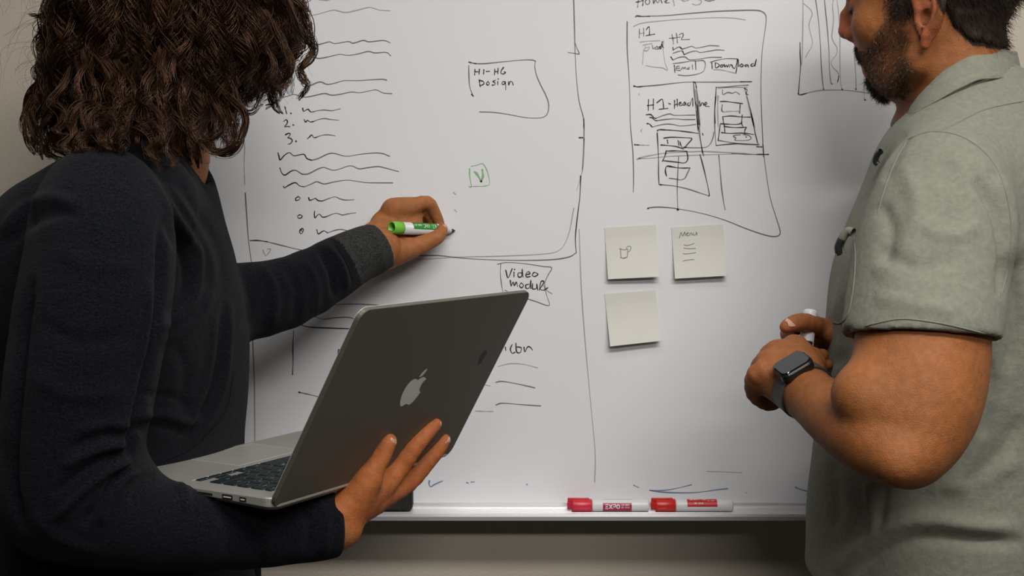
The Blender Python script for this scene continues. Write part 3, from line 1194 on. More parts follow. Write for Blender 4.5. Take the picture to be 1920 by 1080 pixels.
# soft waviness of cloth, stronger on the sleeves
wv = vnoise(V * [1, 1, 1.6], 9.0, 1) * 0.0035 + vnoise(V, 22.0, 2) * 0.0012
V = V + N * wv[:, None]
N = vnormals(V, Q)
foldA = [
    # shoulder: drape from the back of the shoulder, seam line of the sleeve
    ([(2, 440), (40, 395), (90, 372), (150, 385)], 5, 12), ([(0, 470), (50, 425), (100, 400), (150, 405)], -4, 12), ([(45, 330), (60, 380), (50, 430)], -3, 9),
    ([(280, 330), (318, 391), (352, 440), (371, 482), (364, 557), (330, 600), (295, 622)], 6, 8), ([(300, 400), (335, 460), (350, 510), (342, 560), (310, 592)], -6, 9),
    ([(310, 345), (352, 400), (392, 480), (398, 540)], 3, 8), ([(330, 330), (370, 400), (412, 470), (420, 560)], -3, 9), ([(300, 640), (340, 622), (378, 590), (400, 540)], 4, 9),
    # arm against body
    ([(300, 410), (303, 480), (300, 560), (288, 640), (268, 740), (246, 830), (240, 862)], -9, 8), ([(62, 520), (46, 600), (34, 716), (24, 830), (24, 920), (48, 1000)], -9, 9),
    # inside of the elbow
    ([(250, 835), (200, 838), (150, 858), (112, 880)], 5, 7), ([(240, 850), (190, 862), (140, 892), (100, 930)], -6, 6), ([(246, 862), (200, 885), (150, 925), (95, 980)], 6, 7),
    ([(242, 876), (208, 910), (185, 950), (150, 985)], -5, 7), ([(262, 880), (225, 905), (200, 945), (185, 985)], 5, 7), ([(240, 818), (190, 818), (120, 845)], -4, 7), ([(255, 800), (200, 795), (140, 812)], 3, 8),
    ([(290, 885), (262, 910), (245, 950)], -3, 8), ([(330, 905), (350, 925), (348, 960)], 4, 8), ([(60, 960), (110, 1010), (200, 1040)], 3, 14),
    ([(400, 950), (430, 990), (420, 1040)], -3, 10), ([(470, 945), (500, 990), (495, 1045)], 3, 11), ([(560, 935), (580, 985), (575, 1040)], -4, 8), ([(596, 930), (612, 985), (606, 1045)], 3, 8),
    # upper arm, soft
    ([(110, 470), (180, 500), (260, 495)], 2.5, 16), ([(70, 600), (150, 640), (260, 625)], -2.5, 16), ([(60, 700), (130, 740), (240, 735)], 2.5, 15), ([(276, 520), (280, 600), (262, 690)], 3, 10),
    # belly and chest
    ([(432, 560), (428, 640), (420, 716), (396, 780), (360, 832)], 5, 6), ([(420, 560), (414, 650), (402, 716), (380, 775), (345, 825)], -5, 6), ([(404, 590), (398, 660), (384, 730), (360, 780)], 3, 8),
    ([(252, 785), (300, 776), (356, 792), (380, 776)], 5, 8), ([(250, 810), (300, 800), (350, 815)], -4, 8), ([(265, 740), (320, 745), (360, 770)], -3, 9), ([(330, 640), (350, 700), (340, 760)], -3, 12),
    # far sleeve
    ([(455, 500), (470, 560), (462, 620)], -4, 9), ([(490, 495), (515, 550), (510, 615)], 4, 9), ([(530, 490), (555, 540), (552, 605)], -4, 8),
    ([(565, 485), (592, 530), (590, 590)], 4, 8), ([(596, 462), (620, 510), (628, 560)], -6, 6), ([(608, 456), (640, 500), (650, 545)], 6, 7),
    ([(650, 440), (672, 480), (680, 520)], -3, 6), ([(690, 425), (712, 462), (722, 505)], 2, 7),
]
V = creases(V, N, foldA)
# cuffs get their own piece
pp = px_of(V)
e1, e0 = U(632, 984, 1.38), U(560, 990, 1.365)
f1 = U(716, 463, 1.787)
u2 = unit(U(717, 466, 1.79) - U(668, 494, 1.775))
cq = V[Q].mean(1)
u1 = unit(e1 - e0)
t2 = (cq - f1) @ u2
incuff = (np.linalg.norm(cq - f1, axis=1) < 0.10) & (t2 > -0.062)
t1 = (cq - e1) @ u1
incuff1 = (np.linalg.norm(cq - e1, axis=1) < 0.10) & (t1 > -0.055)


def sub_mesh(V, Q, mask):
    q = Q[mask]
    u, inv = np.unique(q, return_inverse=True)
    return V[u], inv.reshape(-1, 4)


sw = meshobj('sweater', *sub_mesh(V, Q, ~(incuff | incuff1)), m_knitA, bodyA, True)
c1 = meshobj('cuff', *sub_mesh(V, Q, incuff), m_cuffA, sw, True)
c1['label'] = 'charcoal flecked cuff'
meshobj('cuff', *sub_mesh(V, Q, incuff1), m_knitA, sw, True)
trA = tree_of(V, Q)
seam('seam', sw, trA, [(628, 455), (648, 490), (662, 528)], m_knitA, 0.0012)
seam('seam', sw, trA, [(438, 700), (420, 775), (360, 838), (300, 866)], m_knitA, 0.0012)
person_low('a', bodyA, np.array([-0.445, -0.38, 0.90]), (math.cos(TA_YAW), math.sin(TA_YAW)), m_trou, LOC_A, 1.0)

# ------------------------------------------------------------------ long curly hair
def hairA():
    rng = np.random.default_rng(7)
    top = HOA + np.array([-0.01, 0, 0.055])
    # dark under-volume round the skull
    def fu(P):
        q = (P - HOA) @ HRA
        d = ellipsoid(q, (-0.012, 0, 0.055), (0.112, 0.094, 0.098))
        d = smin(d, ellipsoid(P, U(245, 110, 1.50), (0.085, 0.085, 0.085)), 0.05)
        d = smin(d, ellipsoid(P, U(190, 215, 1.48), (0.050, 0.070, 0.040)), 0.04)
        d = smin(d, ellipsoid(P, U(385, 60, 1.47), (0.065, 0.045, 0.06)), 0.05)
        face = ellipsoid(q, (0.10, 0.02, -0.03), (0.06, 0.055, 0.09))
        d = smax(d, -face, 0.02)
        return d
    V, Q = surface(fu, HOA - [0.25, 0.2, 0.22], HOA + [0.22, 0.2, 0.22], 0.006)
    V = relax(V, Q, 1)
    N = vnormals(V, Q)
    V = V + N * (vnoise(V, 45, 4) * 0.006)[:, None]
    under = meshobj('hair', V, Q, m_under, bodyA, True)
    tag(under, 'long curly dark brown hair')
    paths, rads, cols = [], [], []

    def lock(ctrl, nstr, spread, amp, wl, rad, shade, taper=True, m=40):
        C = catmull(np.array(ctrl), 12)
        s = np.concatenate([[0], np.cumsum(np.linalg.norm(np.diff(C, axis=0), axis=1))])
        L = s[-1]
        t = np.linspace(0, 1, m)
        base = np.stack([np.interp(t * L, s, C[:, i]) for i in range(3)], 1)
        T = np.gradient(base, axis=0)
        T /= np.linalg.norm(T, axis=1, keepdims=True) + 1e-9
        ref = unit(rng.normal(size=3))
        A = np.cross(T, ref)
        A /= np.linalg.norm(A, axis=1, keepdims=True) + 1e-9
        B = np.cross(T, A)
        ph = rng.uniform(0, 6.28)
        hand = rng.choice([-1, 1])
        ecc = rng.uniform(0.4, 1.0)
        for k in range(nstr):
            am = amp * rng.uniform(0.8, 1.25) * (0.15 + 0.85 * np.clip(t * 1.5, 0, 1)) * (1 - 0.45 * np.clip((t - 0.75) * 4, 0, 1))
            w_ = 2 * np.pi * L * t / (wl * rng.uniform(0.93, 1.07)) * hand + ph + rng.normal(0, 0.22)
            off = rng.normal(0, 1, 2)
            sp = spread * (0.5 + 0.7 * np.sin(np.pi * np.clip(t, 0, 1)) - 0.2 * t ** 2)
            Pk = base + A * (am * np.cos(w_) + sp * off[0])[:, None] + B * (am * ecc * np.sin(w_) + sp * off[1])[:, None]
            Pk = Pk + T * (sp * rng.normal() * 1.2)[:, None]
            tp = px_of(Pk)
            if ((tp[:, 0] > 462) & (tp[:, 1] > 205) & (tp[:, 2] > 1.5)).any():
                continue
            paths.append(Pk)
            rads.append(rad * rng.uniform(0.7, 1.3) * (1 - 0.6 * t ** 2))
            cols.append(shade * rng.uniform(0.7, 1.35))

    def P3(x, y, d):
        return U(x, y, d)
    cbase = np.array([0.015, 0.0070, 0.0037])
    # outline guides authored as sweeps: start on the scalp, end at the hanging tip
    # (root px, root depth) -> mid -> tip
    for i in range(640):
        # random direction on the head, all round
        az = rng.uniform(-np.pi, np.pi)
        # az = 0 faces the camera, + to the right of the picture (the face side)
        c_, s_ = math.cos(az), math.sin(az)
        rx, ry = 0.075, 0.075
        z0 = rng.uniform(0.02, 0.13)
        rr = math.sqrt(max(0.05, 1 - ((z0 - 0.03) / 0.115) ** 2))
        root = HOA + np.array([-0.01 + rx * 1.1 * s_ * rr, -ry * c_ * rr, z0])
        if s_ > 0.55 and z0 < 0.05:
            root[2] += 0.05
        # envelope reach in picture terms: right side to x=585, left side to x=55
        u = rng.uniform(0.55, 1.0) ** 0.6
        if s_ >= 0:
            ex = (s_ ** 0.9) * 0.160 * u
            bottom = -0.045 - 0.055 * rng.random() - 0.03 * (1 - s_)
            if s_ > 0.85:
                bottom = -0.02 - 0.09 * rng.random()
        else:
            ex = -((-s_) ** 0.8) * 0.118 * u
            bottom = -0.085 - 0.075 * rng.random()
        if abs(s_) < 0.6:
            bottom = -0.10 - 0.065 * rng.random()
        ey = -c_ * 0.125 * u
        mid = HOA + np.array([ex * 0.93 - 0.012, ey, 0.055 + rng.normal(0, 0.012)])
        low = HOA + np.array([ex * 1.04 - 0.012 + (-0.004 if s_ < 0 else 0.0), ey * 0.98, -0.02 + rng.normal(0, 0.012)])
        tip = HOA + np.array([ex * (0.92 if s_ > 0 else 1.04) - 0.012 + (-0.012 if s_ < 0 else 0) + rng.normal(0, 0.012), ey * 0.92 + rng.normal(0, 0.01), bottom])
        if s_ > 0.2:
            tip[0] -= 0.02 * rng.random()
        sh = cbase * rng.choice([0.35, 0.8, 1.5, 3.2], p=[0.36, 0.32, 0.22, 0.10])
        lock([root, root * 0.45 + mid * 0.55 + [0, 0, 0.012], mid, low, tip], 17, 0.0024, rng.uniform(0.007, 0.0135), rng.uniform(0.050, 0.085), 0.00046, sh)
    # named curls seen against the board and the wall
    sp = [
        ([(520, -40, 1.42), (560, 10, 1.42), (578, 50, 1.43), (588, 85, 1.43), (572, 120, 1.43), (560, 135, 1.43), (572, 150, 1.43)], 8),
        ([(530, -30, 1.44), (552, 40, 1.44), (570, 75, 1.44), (585, 95, 1.44), (562, 130, 1.44), (575, 160, 1.44), (560, 185, 1.45)], 7),
        ([(500, 20, 1.44), (535, 90, 1.44), (548, 130, 1.44), (530, 165, 1.44), (510, 180, 1.44), (520, 205, 1.45), (530, 215, 1.45)], 8),
        ([(480, 60, 1.44), (515, 120, 1.44), (505, 160, 1.44), (518, 190, 1.45), (500, 200, 1.45)], 7),
        ([(400, 150, 1.42), (440, 195, 1.42), (458, 225, 1.42), (455, 265, 1.42), (430, 285, 1.42), (400, 284, 1.42), (378, 268, 1.42)], 10),
        ([(390, 150, 1.43), (420, 200, 1.43), (440, 240, 1.43), (430, 270, 1.43), (405, 280, 1.43), (385, 262, 1.43)], 8),
        ([(380, 160, 1.41), (405, 210, 1.41), (410, 240, 1.41), (395, 262, 1.41), (376, 258, 1.41)], 7),
        ([(340, 150, 1.40), (352, 220, 1.39), (366, 280, 1.39), (372, 310, 1.40)], 12), ([(330, 150, 1.40), (340, 220, 1.39), (345, 270, 1.39), (358, 306, 1.40)], 12),
        ([(430, 150, 1.42), (445, 190, 1.42), (470, 205, 1.42), (490, 190, 1.42)], 5),
        ([(130, -20, 1.45), (100, 10, 1.45), (85, 25, 1.45), (60, 30, 1.45)], 7), ([(120, 20, 1.45), (90, 45, 1.45), (95, 80, 1.45), (120, 100, 1.45)], 9),
        ([(130, 110, 1.45), (85, 115, 1.45), (62, 135, 1.45), (70, 160, 1.45)], 9), ([(110, 130, 1.45), (65, 165, 1.45), (50, 210, 1.45), (55, 260, 1.45), (72, 285, 1.45)], 12),
        ([(120, 140, 1.45), (80, 170, 1.45), (62, 215, 1.45), (66, 270, 1.45)], 12), ([(140, 150, 1.44), (100, 200, 1.42), (80, 250, 1.42), (90, 290, 1.42)], 12),
        ([(160, 150, 1.42), (120, 220, 1.40), (100, 270, 1.40), (130, 296, 1.40)], 12), ([(200, 160, 1.40), (180, 230, 1.38), (160, 275, 1.38), (190, 292, 1.38)], 12),
        ([(240, 160, 1.39), (230, 220, 1.38), (240, 260, 1.38), (225, 285, 1.38)], 12), ([(300, 150, 1.39), (285, 200, 1.38), (262, 225, 1.38), (270, 250, 1.38)], 12),
        ([(90, 40, 1.46), (105, 70, 1.46), (95, 100, 1.46), (110, 130, 1.46)], 9), ([(310, 160, 1.39), (322, 215, 1.38), (350, 245, 1.38), (345, 290, 1.39)], 9),
        ([(105, 150, 1.46), (75, 190, 1.46), (60, 235, 1.46), (80, 285, 1.46), (110, 300, 1.44)], 12), ([(85, 100, 1.46), (100, 125, 1.46), (80, 150, 1.46), (60, 180, 1.46)], 10),
    ]
    for L, ns in sp:
        ctrl = [P3(*p) for p in L]
        for k in range(3):
            o = rng.normal(0, 0.003, 3)
            lock([c + o * (0.3 + 0.7 * j / len(ctrl)) for j, c in enumerate(ctrl)], ns, 0.0016, 0.0035, 0.06, 0.0006, cbase * rng.uniform(0.5, 1.2))
    for i in range(26):                       # curls lying over the near shoulder
        x = rng.uniform(105, 365)
        yb = rng.uniform(262, 300) if x < 290 else rng.uniform(285, 318)
        db = np.interp(x, [100, 190, 280, 370], [1.30, 1.262, 1.29, 1.36])
        xs = x + rng.normal(0, 14)
        lock([P3(xs + rng.normal(0, 10), 110 + rng.normal(0, 15), 1.385), P3(xs + rng.normal(0, 12), 170, 1.35), P3(x + rng.normal(0, 12), 225, 0.5 * (1.345 + db)), P3(x + rng.normal(0, 10), yb - 18, db - 0.002), P3(x + rng.normal(0, 14), yb, db)],
             16, 0.0024, rng.uniform(0.006, 0.011), rng.uniform(0.05, 0.08), 0.00046, cbase * rng.choice([0.4, 0.9, 1.8]))
    # fly-away hairs
    for i in range(170):
        az = rng.uniform(-np.pi, np.pi)
        s_, c_ = math.sin(az), math.cos(az)
        z1 = rng.uniform(-0.12, 0.06)
        a0 = HOA + np.array([0.11 * s_ - 0.015, -0.09 * c_, z1 + 0.05])
        a1 = a0 + np.array([0.045 * s_, -0.03 * c_, -0.01]) * rng.uniform(0.6, 1.3)
        a2 = a1 + np.array([0.012 * s_ + rng.normal(0, 0.012), rng.normal(0, 0.012), -0.045 * rng.random()])
        lock([a0, a1, a2], 2, 0.003, 0.0015, 0.05, 0.00014, cbase * 1.0)
    for k in range(8):                        # a handful of combed-out bundles as separate pieces of hair
        pass
    P_ = np.array(paths)
    VV, FF = tubes(P_, np.array(rads), 3)
    cc = np.repeat(np.array(cols), P_.shape[1] * 3, 0)
    meshobj('hair_curls', VV, FF, m_hairA, under, True, col=cc)


hairA()

# ================================================================== man watching, grey-green shirt
LOC_B = np.array([0.53, -0.30, 0.0])
TB_YAW = math.pi - 0.12
tB = lambda y, x, a, b, d=1.57: (U(x, y, d)[2], U(x, y, d)[0], CAM[1] + d, a * d / FPX, b)
torsoB = [tB(160, 1840, 84, 0.090), tB(191, 1830, 110, 0.102), tB(228, 1817, 132, 0.112), tB(262, 1808, 152, 0.138), tB(320, 1806, 172, 0.165), tB(400, 1800, 200, 0.175), tB(520, 1795, 229, 0.178), tB(640, 1790, 229, 0.172), tB(760, 1782, 230, 0.166),
          tB(860, 1772, 230, 0.166), tB(960, 1762, 230, 0.168), tB(1080, 1762, 230, 0.172), tB(1250, 1762, 232, 0.175)]
sleeveB = [(1790, 318, 1.44, 88), (1772, 370, 1.415, 112), (1752, 470, 1.395, 131), (1735, 570, 1.372, 129), (1727, 632, 1.358, 129), (1722, 690, 1.345, 128)]
armB = [(1752, 470, 1.39, 108), (1727, 640, 1.355, 116), (1716, 715, 1.335, 113), (1712, 770, 1.32, 104), (1698, 838, 1.30, 72)]
tricB = [(1757, 640, 1.37, 84), (1754, 730, 1.35, 82), (1738, 800, 1.33, 68), (1705, 845, 1.305, 62)]
foreB = [(1694, 838, 1.300, 70), (1640, 822, 1.315, 69), (1590, 795, 1.355, 60), (1548, 765, 1.40, 52), (1512, 736, 1.445, 45), (1492, 716, 1.468, 43)]
bulgeB = [(1664, 722, 1.325, 50), (1614, 740, 1.312, 51), (1645, 768, 1.312, 50)]
HOB, HRB = head_frame(U(1747, 42, 1.555), (-math.cos(math.radians(28)), math.sin(math.radians(28)), 0.0))
profB = dict(nasion=(0.100, 0.024), tip=(0.1135, -0.005), subn=(0.094, -0.021), mouth=(0.0765, -0.050), chin=(0.058, -0.087))
skullB, earB = head_parts(profB)


def neckB(P):
    return chain(P, [HOB + HRB @ np.array([-0.022, 0, -0.01]), HOB + HRB @ np.array([-0.034, 0, -0.080]), U(1794, 215, 1.57)], [0.055, 0.058, 0.072], 0.01)


fingB = [   # left fist with the watch: four fingers curling under, thumb behind
    [(1470, 690, 1.475, 30), (1420, 702, 1.478, 19.5), (1413, 738, 1.505, 14), (1440, 758, 1.525, 12.5), (1465, 750, 1.535, 11)],
    [(1480, 680, 1.480, 30), (1436, 676, 1.488, 19), (1418, 712, 1.522, 15), (1438, 745, 1.545, 13), (1468, 742, 1.550, 12)],
    [(1490, 672, 1.485, 28), (1456, 657, 1.503, 19), (1432, 688, 1.540, 15), (1450, 728, 1.560, 13), (1478, 730, 1.560, 12)],
    [(1500, 668, 1.490, 26), (1488, 647, 1.518, 18), (1455, 668, 1.555, 15), (1462, 708, 1.570, 13), (1488, 715, 1.565, 12)],
    [(1530, 690, 1.500, 22), (1525, 668, 1.525, 17), (1500, 660, 1.555, 14), (1482, 668, 1.570, 11)],
]


def handB_l(P):
    f = None
    for L in fingB:
        e = pchain(P, L, 0.002, sub=3)
        f = e if f is None else smin(f, e, 0.0035)
    nv = unit(CAM - U(1480, 690, 1.48) + np.array([-0.7, 0, 0.8]))
    p = pchain(P, [(1512, 736, 1.445, 44), (1492, 712, 1.470, 46), (1464, 690, 1.492, 44), (1452, 684, 1.505, 32)], 0.012, n=nv, q=0.62)
    p = smin(p, pchain(P, [(1510, 690, 1.480, 34), (1490, 655, 1.512, 22)], 0.01), 0.015)
    p = smin(p, pchain(P, [(1480, 735, 1.465, 26), (1440, 715, 1.485, 24)], 0.01), 0.015)
    return smin(f, p, 0.010)


fingB2 = [   # right hand closed round the marker
    [(1590, 630, 1.620, 26), (1556, 620, 1.595, 20), (1512, 606, 1.565, 18), (1490, 606, 1.555, 15.5), (1474, 613, 1.550, 12.5)],
    [(1590, 640, 1.635, 24), (1545, 622, 1.620, 18), (1500, 612, 1.605, 15), (1476, 626, 1.585, 13), (1486, 638, 1.570, 11)],
    [(1590, 655, 1.630, 24), (1548, 650, 1.620, 17), (1510, 648, 1.605, 14), (1492, 650, 1.580, 13), (1510, 652, 1.565, 12)],
    [(1590, 668, 1.620, 22), (1560, 672, 1.610, 16), (1525, 672, 1.600, 14), (1515, 670, 1.575, 13), (1542, 666, 1.560, 12.5)],
    [(1595, 680, 1.615, 20), (1568, 690, 1.605, 14), (1538, 690, 1.595, 12.5), (1530, 688, 1.575, 12), (1552, 684, 1.560, 11)],
]


def handB_r(P):
    f = None
    for L in fingB2:
        e = pchain(P, L, 0.002, sub=3)
        f = e if f is None else smin(f, e, 0.002)
    p = pchain(P, [(1640, 690, 1.68, 34), (1598, 658, 1.61, 34), (1576, 648, 1.59, 28)], 0.01)
    p = smin(p, pchain(P, [(1598, 635, 1.60, 26), (1562, 628, 1.578, 19)], 0.01), 0.01)
    return smin(f, p, 0.008)


fore2B = [(1790, 330, 1.70, 88), (1765, 560, 1.745, 76), (1745, 720, 1.755, 58), (1690, 715, 1.72, 50), (1640, 690, 1.68, 38), (1600, 660, 1.62, 33)]


def skinB(P):
    d = loft_z(P, [(s[0] - 0.004, s[1], s[2], s[3] * 0.93, s[4] * 0.93) for s in torsoB], TB_YAW)
    z = P[:, 2]
    a = smin(pchain(P, armB, 0.01, sub=2), pchain(P, tricB, 0.01, sub=2), 0.02)
    bg = pchain(P, bulgeB, 0.01, sub=2)
    a = smin(a, bg, 0.026)
    fo = pchain(P, foreB, 0.01, sub=2)
    # tendon ridge towards the elbow
    a = smin(a, fo, 0.006)
    a = smin(a, rcone(P, U(1560, 778, 1.385), U(1680, 868, 1.275), 0.018, 0.020), 0.02)
    a = smin(a, rcone(P, U(1790, 318, 1.44), U(1752, 470, 1.39), 0.045, 0.060), 0.02)
    m = np.linalg.norm(P - U(1470, 700, 1.49), axis=1) < 0.14
    if m.any():
        a[m] = smin(a[m], handB_l(P[m]), 0.010)
    d = smin(d, a, 0.006)
    b = pchain(P, fore2B, 0.01, sub=2)
    m = np.linalg.norm(P - U(1540, 650, 1.58), axis=1) < 0.14
    if m.any():
        b[m] = smin(b[m], handB_r(P[m]), 0.008)
    d = smin(d, b, 0.01)
    m = np.linalg.norm(P - HOB, axis=1) < 0.30
    if m.any():
        d[m] = smin(d[m], smin(head_world(P[m], HOB, HRB, skullB, earB, 0.002), neckB(P[m]), 0.018), 0.012)
    return d


def beard_mask(Q):
    """0..1 over the head frame: moustache, goatee, whiskers up to the sideburn"""
    x, y, z = Q[:, 0], np.abs(Q[:, 1]), Q[:, 2]
    # whisker band from the sideburn down to the jaw
    line = np.interp(z, [-0.11, -0.085, -0.06, -0.03, 0.0, 0.03, 0.05], [0.026, 0.014, 0.006, 0.008, 0.014, 0.018, 0.016])
    front = np.interp(z, [-0.11, -0.06, -0.035, -0.02, 0.0, 0.03, 0.05], [0.2, 0.2, 0.072, 0.058, 0.046, 0.046, 0.05])
    side = np.clip((x - line + 0.004 * np.sin(z * 400) * np.sin(z * 170)) / 0.014, 0, 1) * np.clip((front - x) / 0.008, 0, 1) * np.clip((z + 0.105) / 0.01, 0, 1) * np.clip((0.06 - z) / 0.01, 0, 1)
    side *= np.clip((y - 0.02) / 0.01, 0, 1) * (x > -0.0)
    mus = np.clip((0.030 - y) / 0.008, 0, 1) * np.clip((-0.0265 - z) / 0.003, 0, 1) * np.clip((z + 0.043 + y * 0.25) / 0.004, 0, 1) * (x > 0.055)
    goat = np.clip((0.022 - y) / 0.007, 0, 1) * np.clip((-0.064 - z) / 0.005, 0, 1) * (x > 0.052)
    conn = np.clip((0.040 - y) / 0.006, 0, 1) * np.clip((y - 0.022) / 0.005, 0, 1) * (z < -0.034) * (z > -0.075) * (x > 0.045)
    return np.clip(np.maximum.reduce([side * 0.8, mus, goat, conn]), 0, 1), np.clip(np.maximum(mus, goat), 0, 1)


def hair_mask(Q):
    x, y, z = Q[:, 0], np.abs(Q[:, 1]), Q[:, 2]
    nape = np.interp(x, [-0.11, -0.085, -0.055, -0.035, -0.024], [-0.040, -0.038, -0.034, -0.014, 0.012])
    back = (x < -0.024) & (z > nape)
    top = (z > 0.062) & (x < 0.075)
    over = (z > 0.036) & (x < -0.01)
    side = (z > 0.026) & (x > 0.008) & (x < 0.038) & (y > 0.055)
    return back | (z > 0.095) & (x < 0.08) | top & (x < 0.055) | over | side


def colB(V):
    c = np.tile(SK_B, (len(V), 1))
    Q = (V - HOB) @ HRB
    near = np.linalg.norm(Q, axis=1) < 0.19
    bm_, gt = beard_mask(Q)
    bm_ = bm_ * near
    red = np.exp(-(np.linalg.norm(Q - np.array([0.112, 0, -0.006]), axis=1) / 0.022) ** 2)
    er = np.exp(-((np.abs(Q[:, 1]) - 0.090) / 0.011) ** 2) * (np.abs(Q[:, 0] + 0.01) < 0.032) * (np.abs(Q[:, 2]) < 0.042)
    red = np.clip(red + er * 1.0, 0, 1)[:, None]
    c = c * (1 - red * 0.55) + np.array([0.50, 0.135, 0.075]) * red * 0.55
    nw = vnoise(V, 30, 5)[:, None] * 0.07
    c = c * (1 + nw)
    c = c * (1 - 0.72 * bm_[:, None])
    hm = hair_mask(Q) & near
    c[hm] = (0.02, 0.014, 0.011)
    # closed lid line
    e = (np.abs(Q[:, 2] - 0.016) < 0.0018) & (Q[:, 0] > 0.085) & (np.abs(np.abs(Q[:, 1]) - 0.033) < 0.013)
    c[e] = (0.04, 0.02, 0.015)
    # knuckles a touch redder
    for k in ((1422, 703, 1.48), (1433, 676, 1.49), (1452, 656, 1.505), (1486, 645, 1.52), (1474, 613, 1.55), (1512, 606, 1.565)):
        g = np.exp(-(np.linalg.norm(V - U(*k), axis=1) / 0.014) ** 2)[:, None]
        c = c * (1 - g * 0.35) + np.array([0.46, 0.15, 0.085]) * g * 0.35
    return c


h1 = bbox_px([p for L in fingB for p in L] + [(1512, 736, 1.445, 50)], 0.002)
h2 = bbox_px([p for L in fingB2 for p in L[1:]], 0.004)
hb = (HOB - [0.13, 0.115, 0.125], HOB + [0.13, 0.115, 0.16])
ab = bbox_px(armB + foreB + bulgeB + tricB, 0.004)
ab = (np.maximum(ab[0], [-9, -9, 1.0]), np.array([ab[1][0], U(1700, 700, 1.46)[1], U(1700, 560, 1.38)[2]]))
allB = (np.array([0.28, -0.66, 0.93]), np.array([0.80, -0.02, 1.75]))
bodyB, VB, QB = body_mesh('person', skinB, [(*h1, 0.0021), (*h2, 0.0024), (*hb, 0.0021), (*ab, 0.0036), (*allB, 0.009)], m_skinA, LOC_B, colB)
tag(bodyB, 'bearded man in a grey-green short-sleeved shirt wearing a black watch and holding a marker', 'person')
a = U(1474, 613, 1.55) - U(1500, 606, 1.56)
c0 = U(1480, 611, 1.552)
n = unit(np.array([0.1, -0.75, 0.75]))
n = unit(n - (n @ unit(a)) * unit(a))
V_, F_ = nail(None, c0 + n * (15.4 * 1.553 / FPX), a, n, 0.0068, 0.0075)
meshobj('fingernail', V_, F_, m_nail, bodyB, True)

# hair and beard strands
NB = vnormals(VB, QB)
QH = (VB - HOB) @ HRB
near = np.linalg.norm(QH, axis=1) < 0.18
bmk, gmk = beard_mask(QH)
sel_h = np.where(hair_mask(QH) & near)[0]
def hair_shell(P):
    q = (P - HOB) @ HRB
    d = skullB(q)
    d = smin(d, neckB(P), 0.018) - 0.0035 - 0.0015 * np.clip((-q[:, 0] - 0.01) / 0.05, 0, 1) - 0.010 * np.clip((q[:, 2] - 0.07) / 0.05, 0, 1)
    y, z, x = np.abs(q[:, 1]), q[:, 2], q[:, 0]
    nape = np.interp(x, [-0.13, -0.085, -0.055, -0.035, -0.026, 0.0], [-0.036, -0.034, -0.030, -0.010, 0.014, 0.040])
    fr = np.interp(z, [-0.06, 0.03, 0.05, 0.075, 0.12, 0.2], [0.0, 0.0, 0.045, 0.078, 0.088, 0.088])
    cut = np.maximum(nape - z, x - fr)
    return smax(d, cut, 0.006)


V, Q = surface(hair_shell, HOB - [0.13, 0.12, 0.08], HOB + [0.15, 0.12, 0.18], 0.0035)
V = relax(V, Q, 1)
N = vnormals(V, Q)
V = V + N * (vnoise(V, 120, 6) * 0.0018)[:, None]
hb_ = meshobj('hair', V, Q, m_hairB, bodyB, True, col=np.tile((0.016, 0.012, 0.010), (len(V), 1)))
down = np.array([0, 0, -1.0])
fdir = HRB[:, 0]
fur('hair_strands', hb_, V, N, np.arange(len(V)), lambda p: np.full(len(p), 0.014), lambda p, n: n * 0.45 + down * 0.7 - fdir * 0.45, 9000, (0.022, 0.016, 0.012), m_hairB, 5, 0.00028, wob=0.15)
bs = np.where((bmk > 0.25) & near)[0]


def bcol(p, rng):
    q = (p - HOB) @ HRB
    _, g = beard_mask(q)
    base = np.where((g > 0.5)[:, None], np.array([[0.012, 0.010, 0.009]]), np.array([[0.085, 0.046, 0.025]]))
    gr = (rng.random(len(p)) < np.where(g > 0.5, 0.02, 0.09))[:, None]
    return np.where(gr, np.array([[0.32, 0.23, 0.15]]), base)


m_beard = mat('beard_hair', (0.03, 0.02, 0.015), 0.5, vcol=True, spec=0.3)
w_ = bmk[bs] / bmk[bs].sum()
brd = fur('beard', bodyB, VB, NB, bs, lambda p: np.full(len(p), 0.0055), lambda p, n: n * 0.35 + down * 0.75 + fdir * 0.15, 12000, bcol, m_beard, 4, 0.00027, wob=0.28)
gs = np.where((gmk > 0.4) & near)[0]
fur('goatee', bodyB, VB, NB, gs, lambda p: np.where(((p - HOB) @ HRB)[:, 2] < -0.055, 0.0095, 0.0050), lambda p, n: n * 0.22 + down * 0.8 + fdir * 0.05, 5200, (0.010, 0.009, 0.009), m_beard, 5, 0.0003, wob=0.22, seed=9)
sb = np.where(near & (QH[:, 2] > 0.002) & (QH[:, 2] < 0.06) & (QH[:, 0] > 0.006) & (QH[:, 0] < 0.036) & (np.abs(QH[:, 1]) > 0.045) & (np.abs(QH[:, 1]) < 0.08))[0]
fur('sideburn', bodyB, VB, NB, sb, lambda p: np.full(len(p), 0.008), lambda p, n: n * 0.3 + down * 0.8, 3800, (0.02, 0.014, 0.011), m_beard, 4, 0.00026, seed=21, wob=0.2)
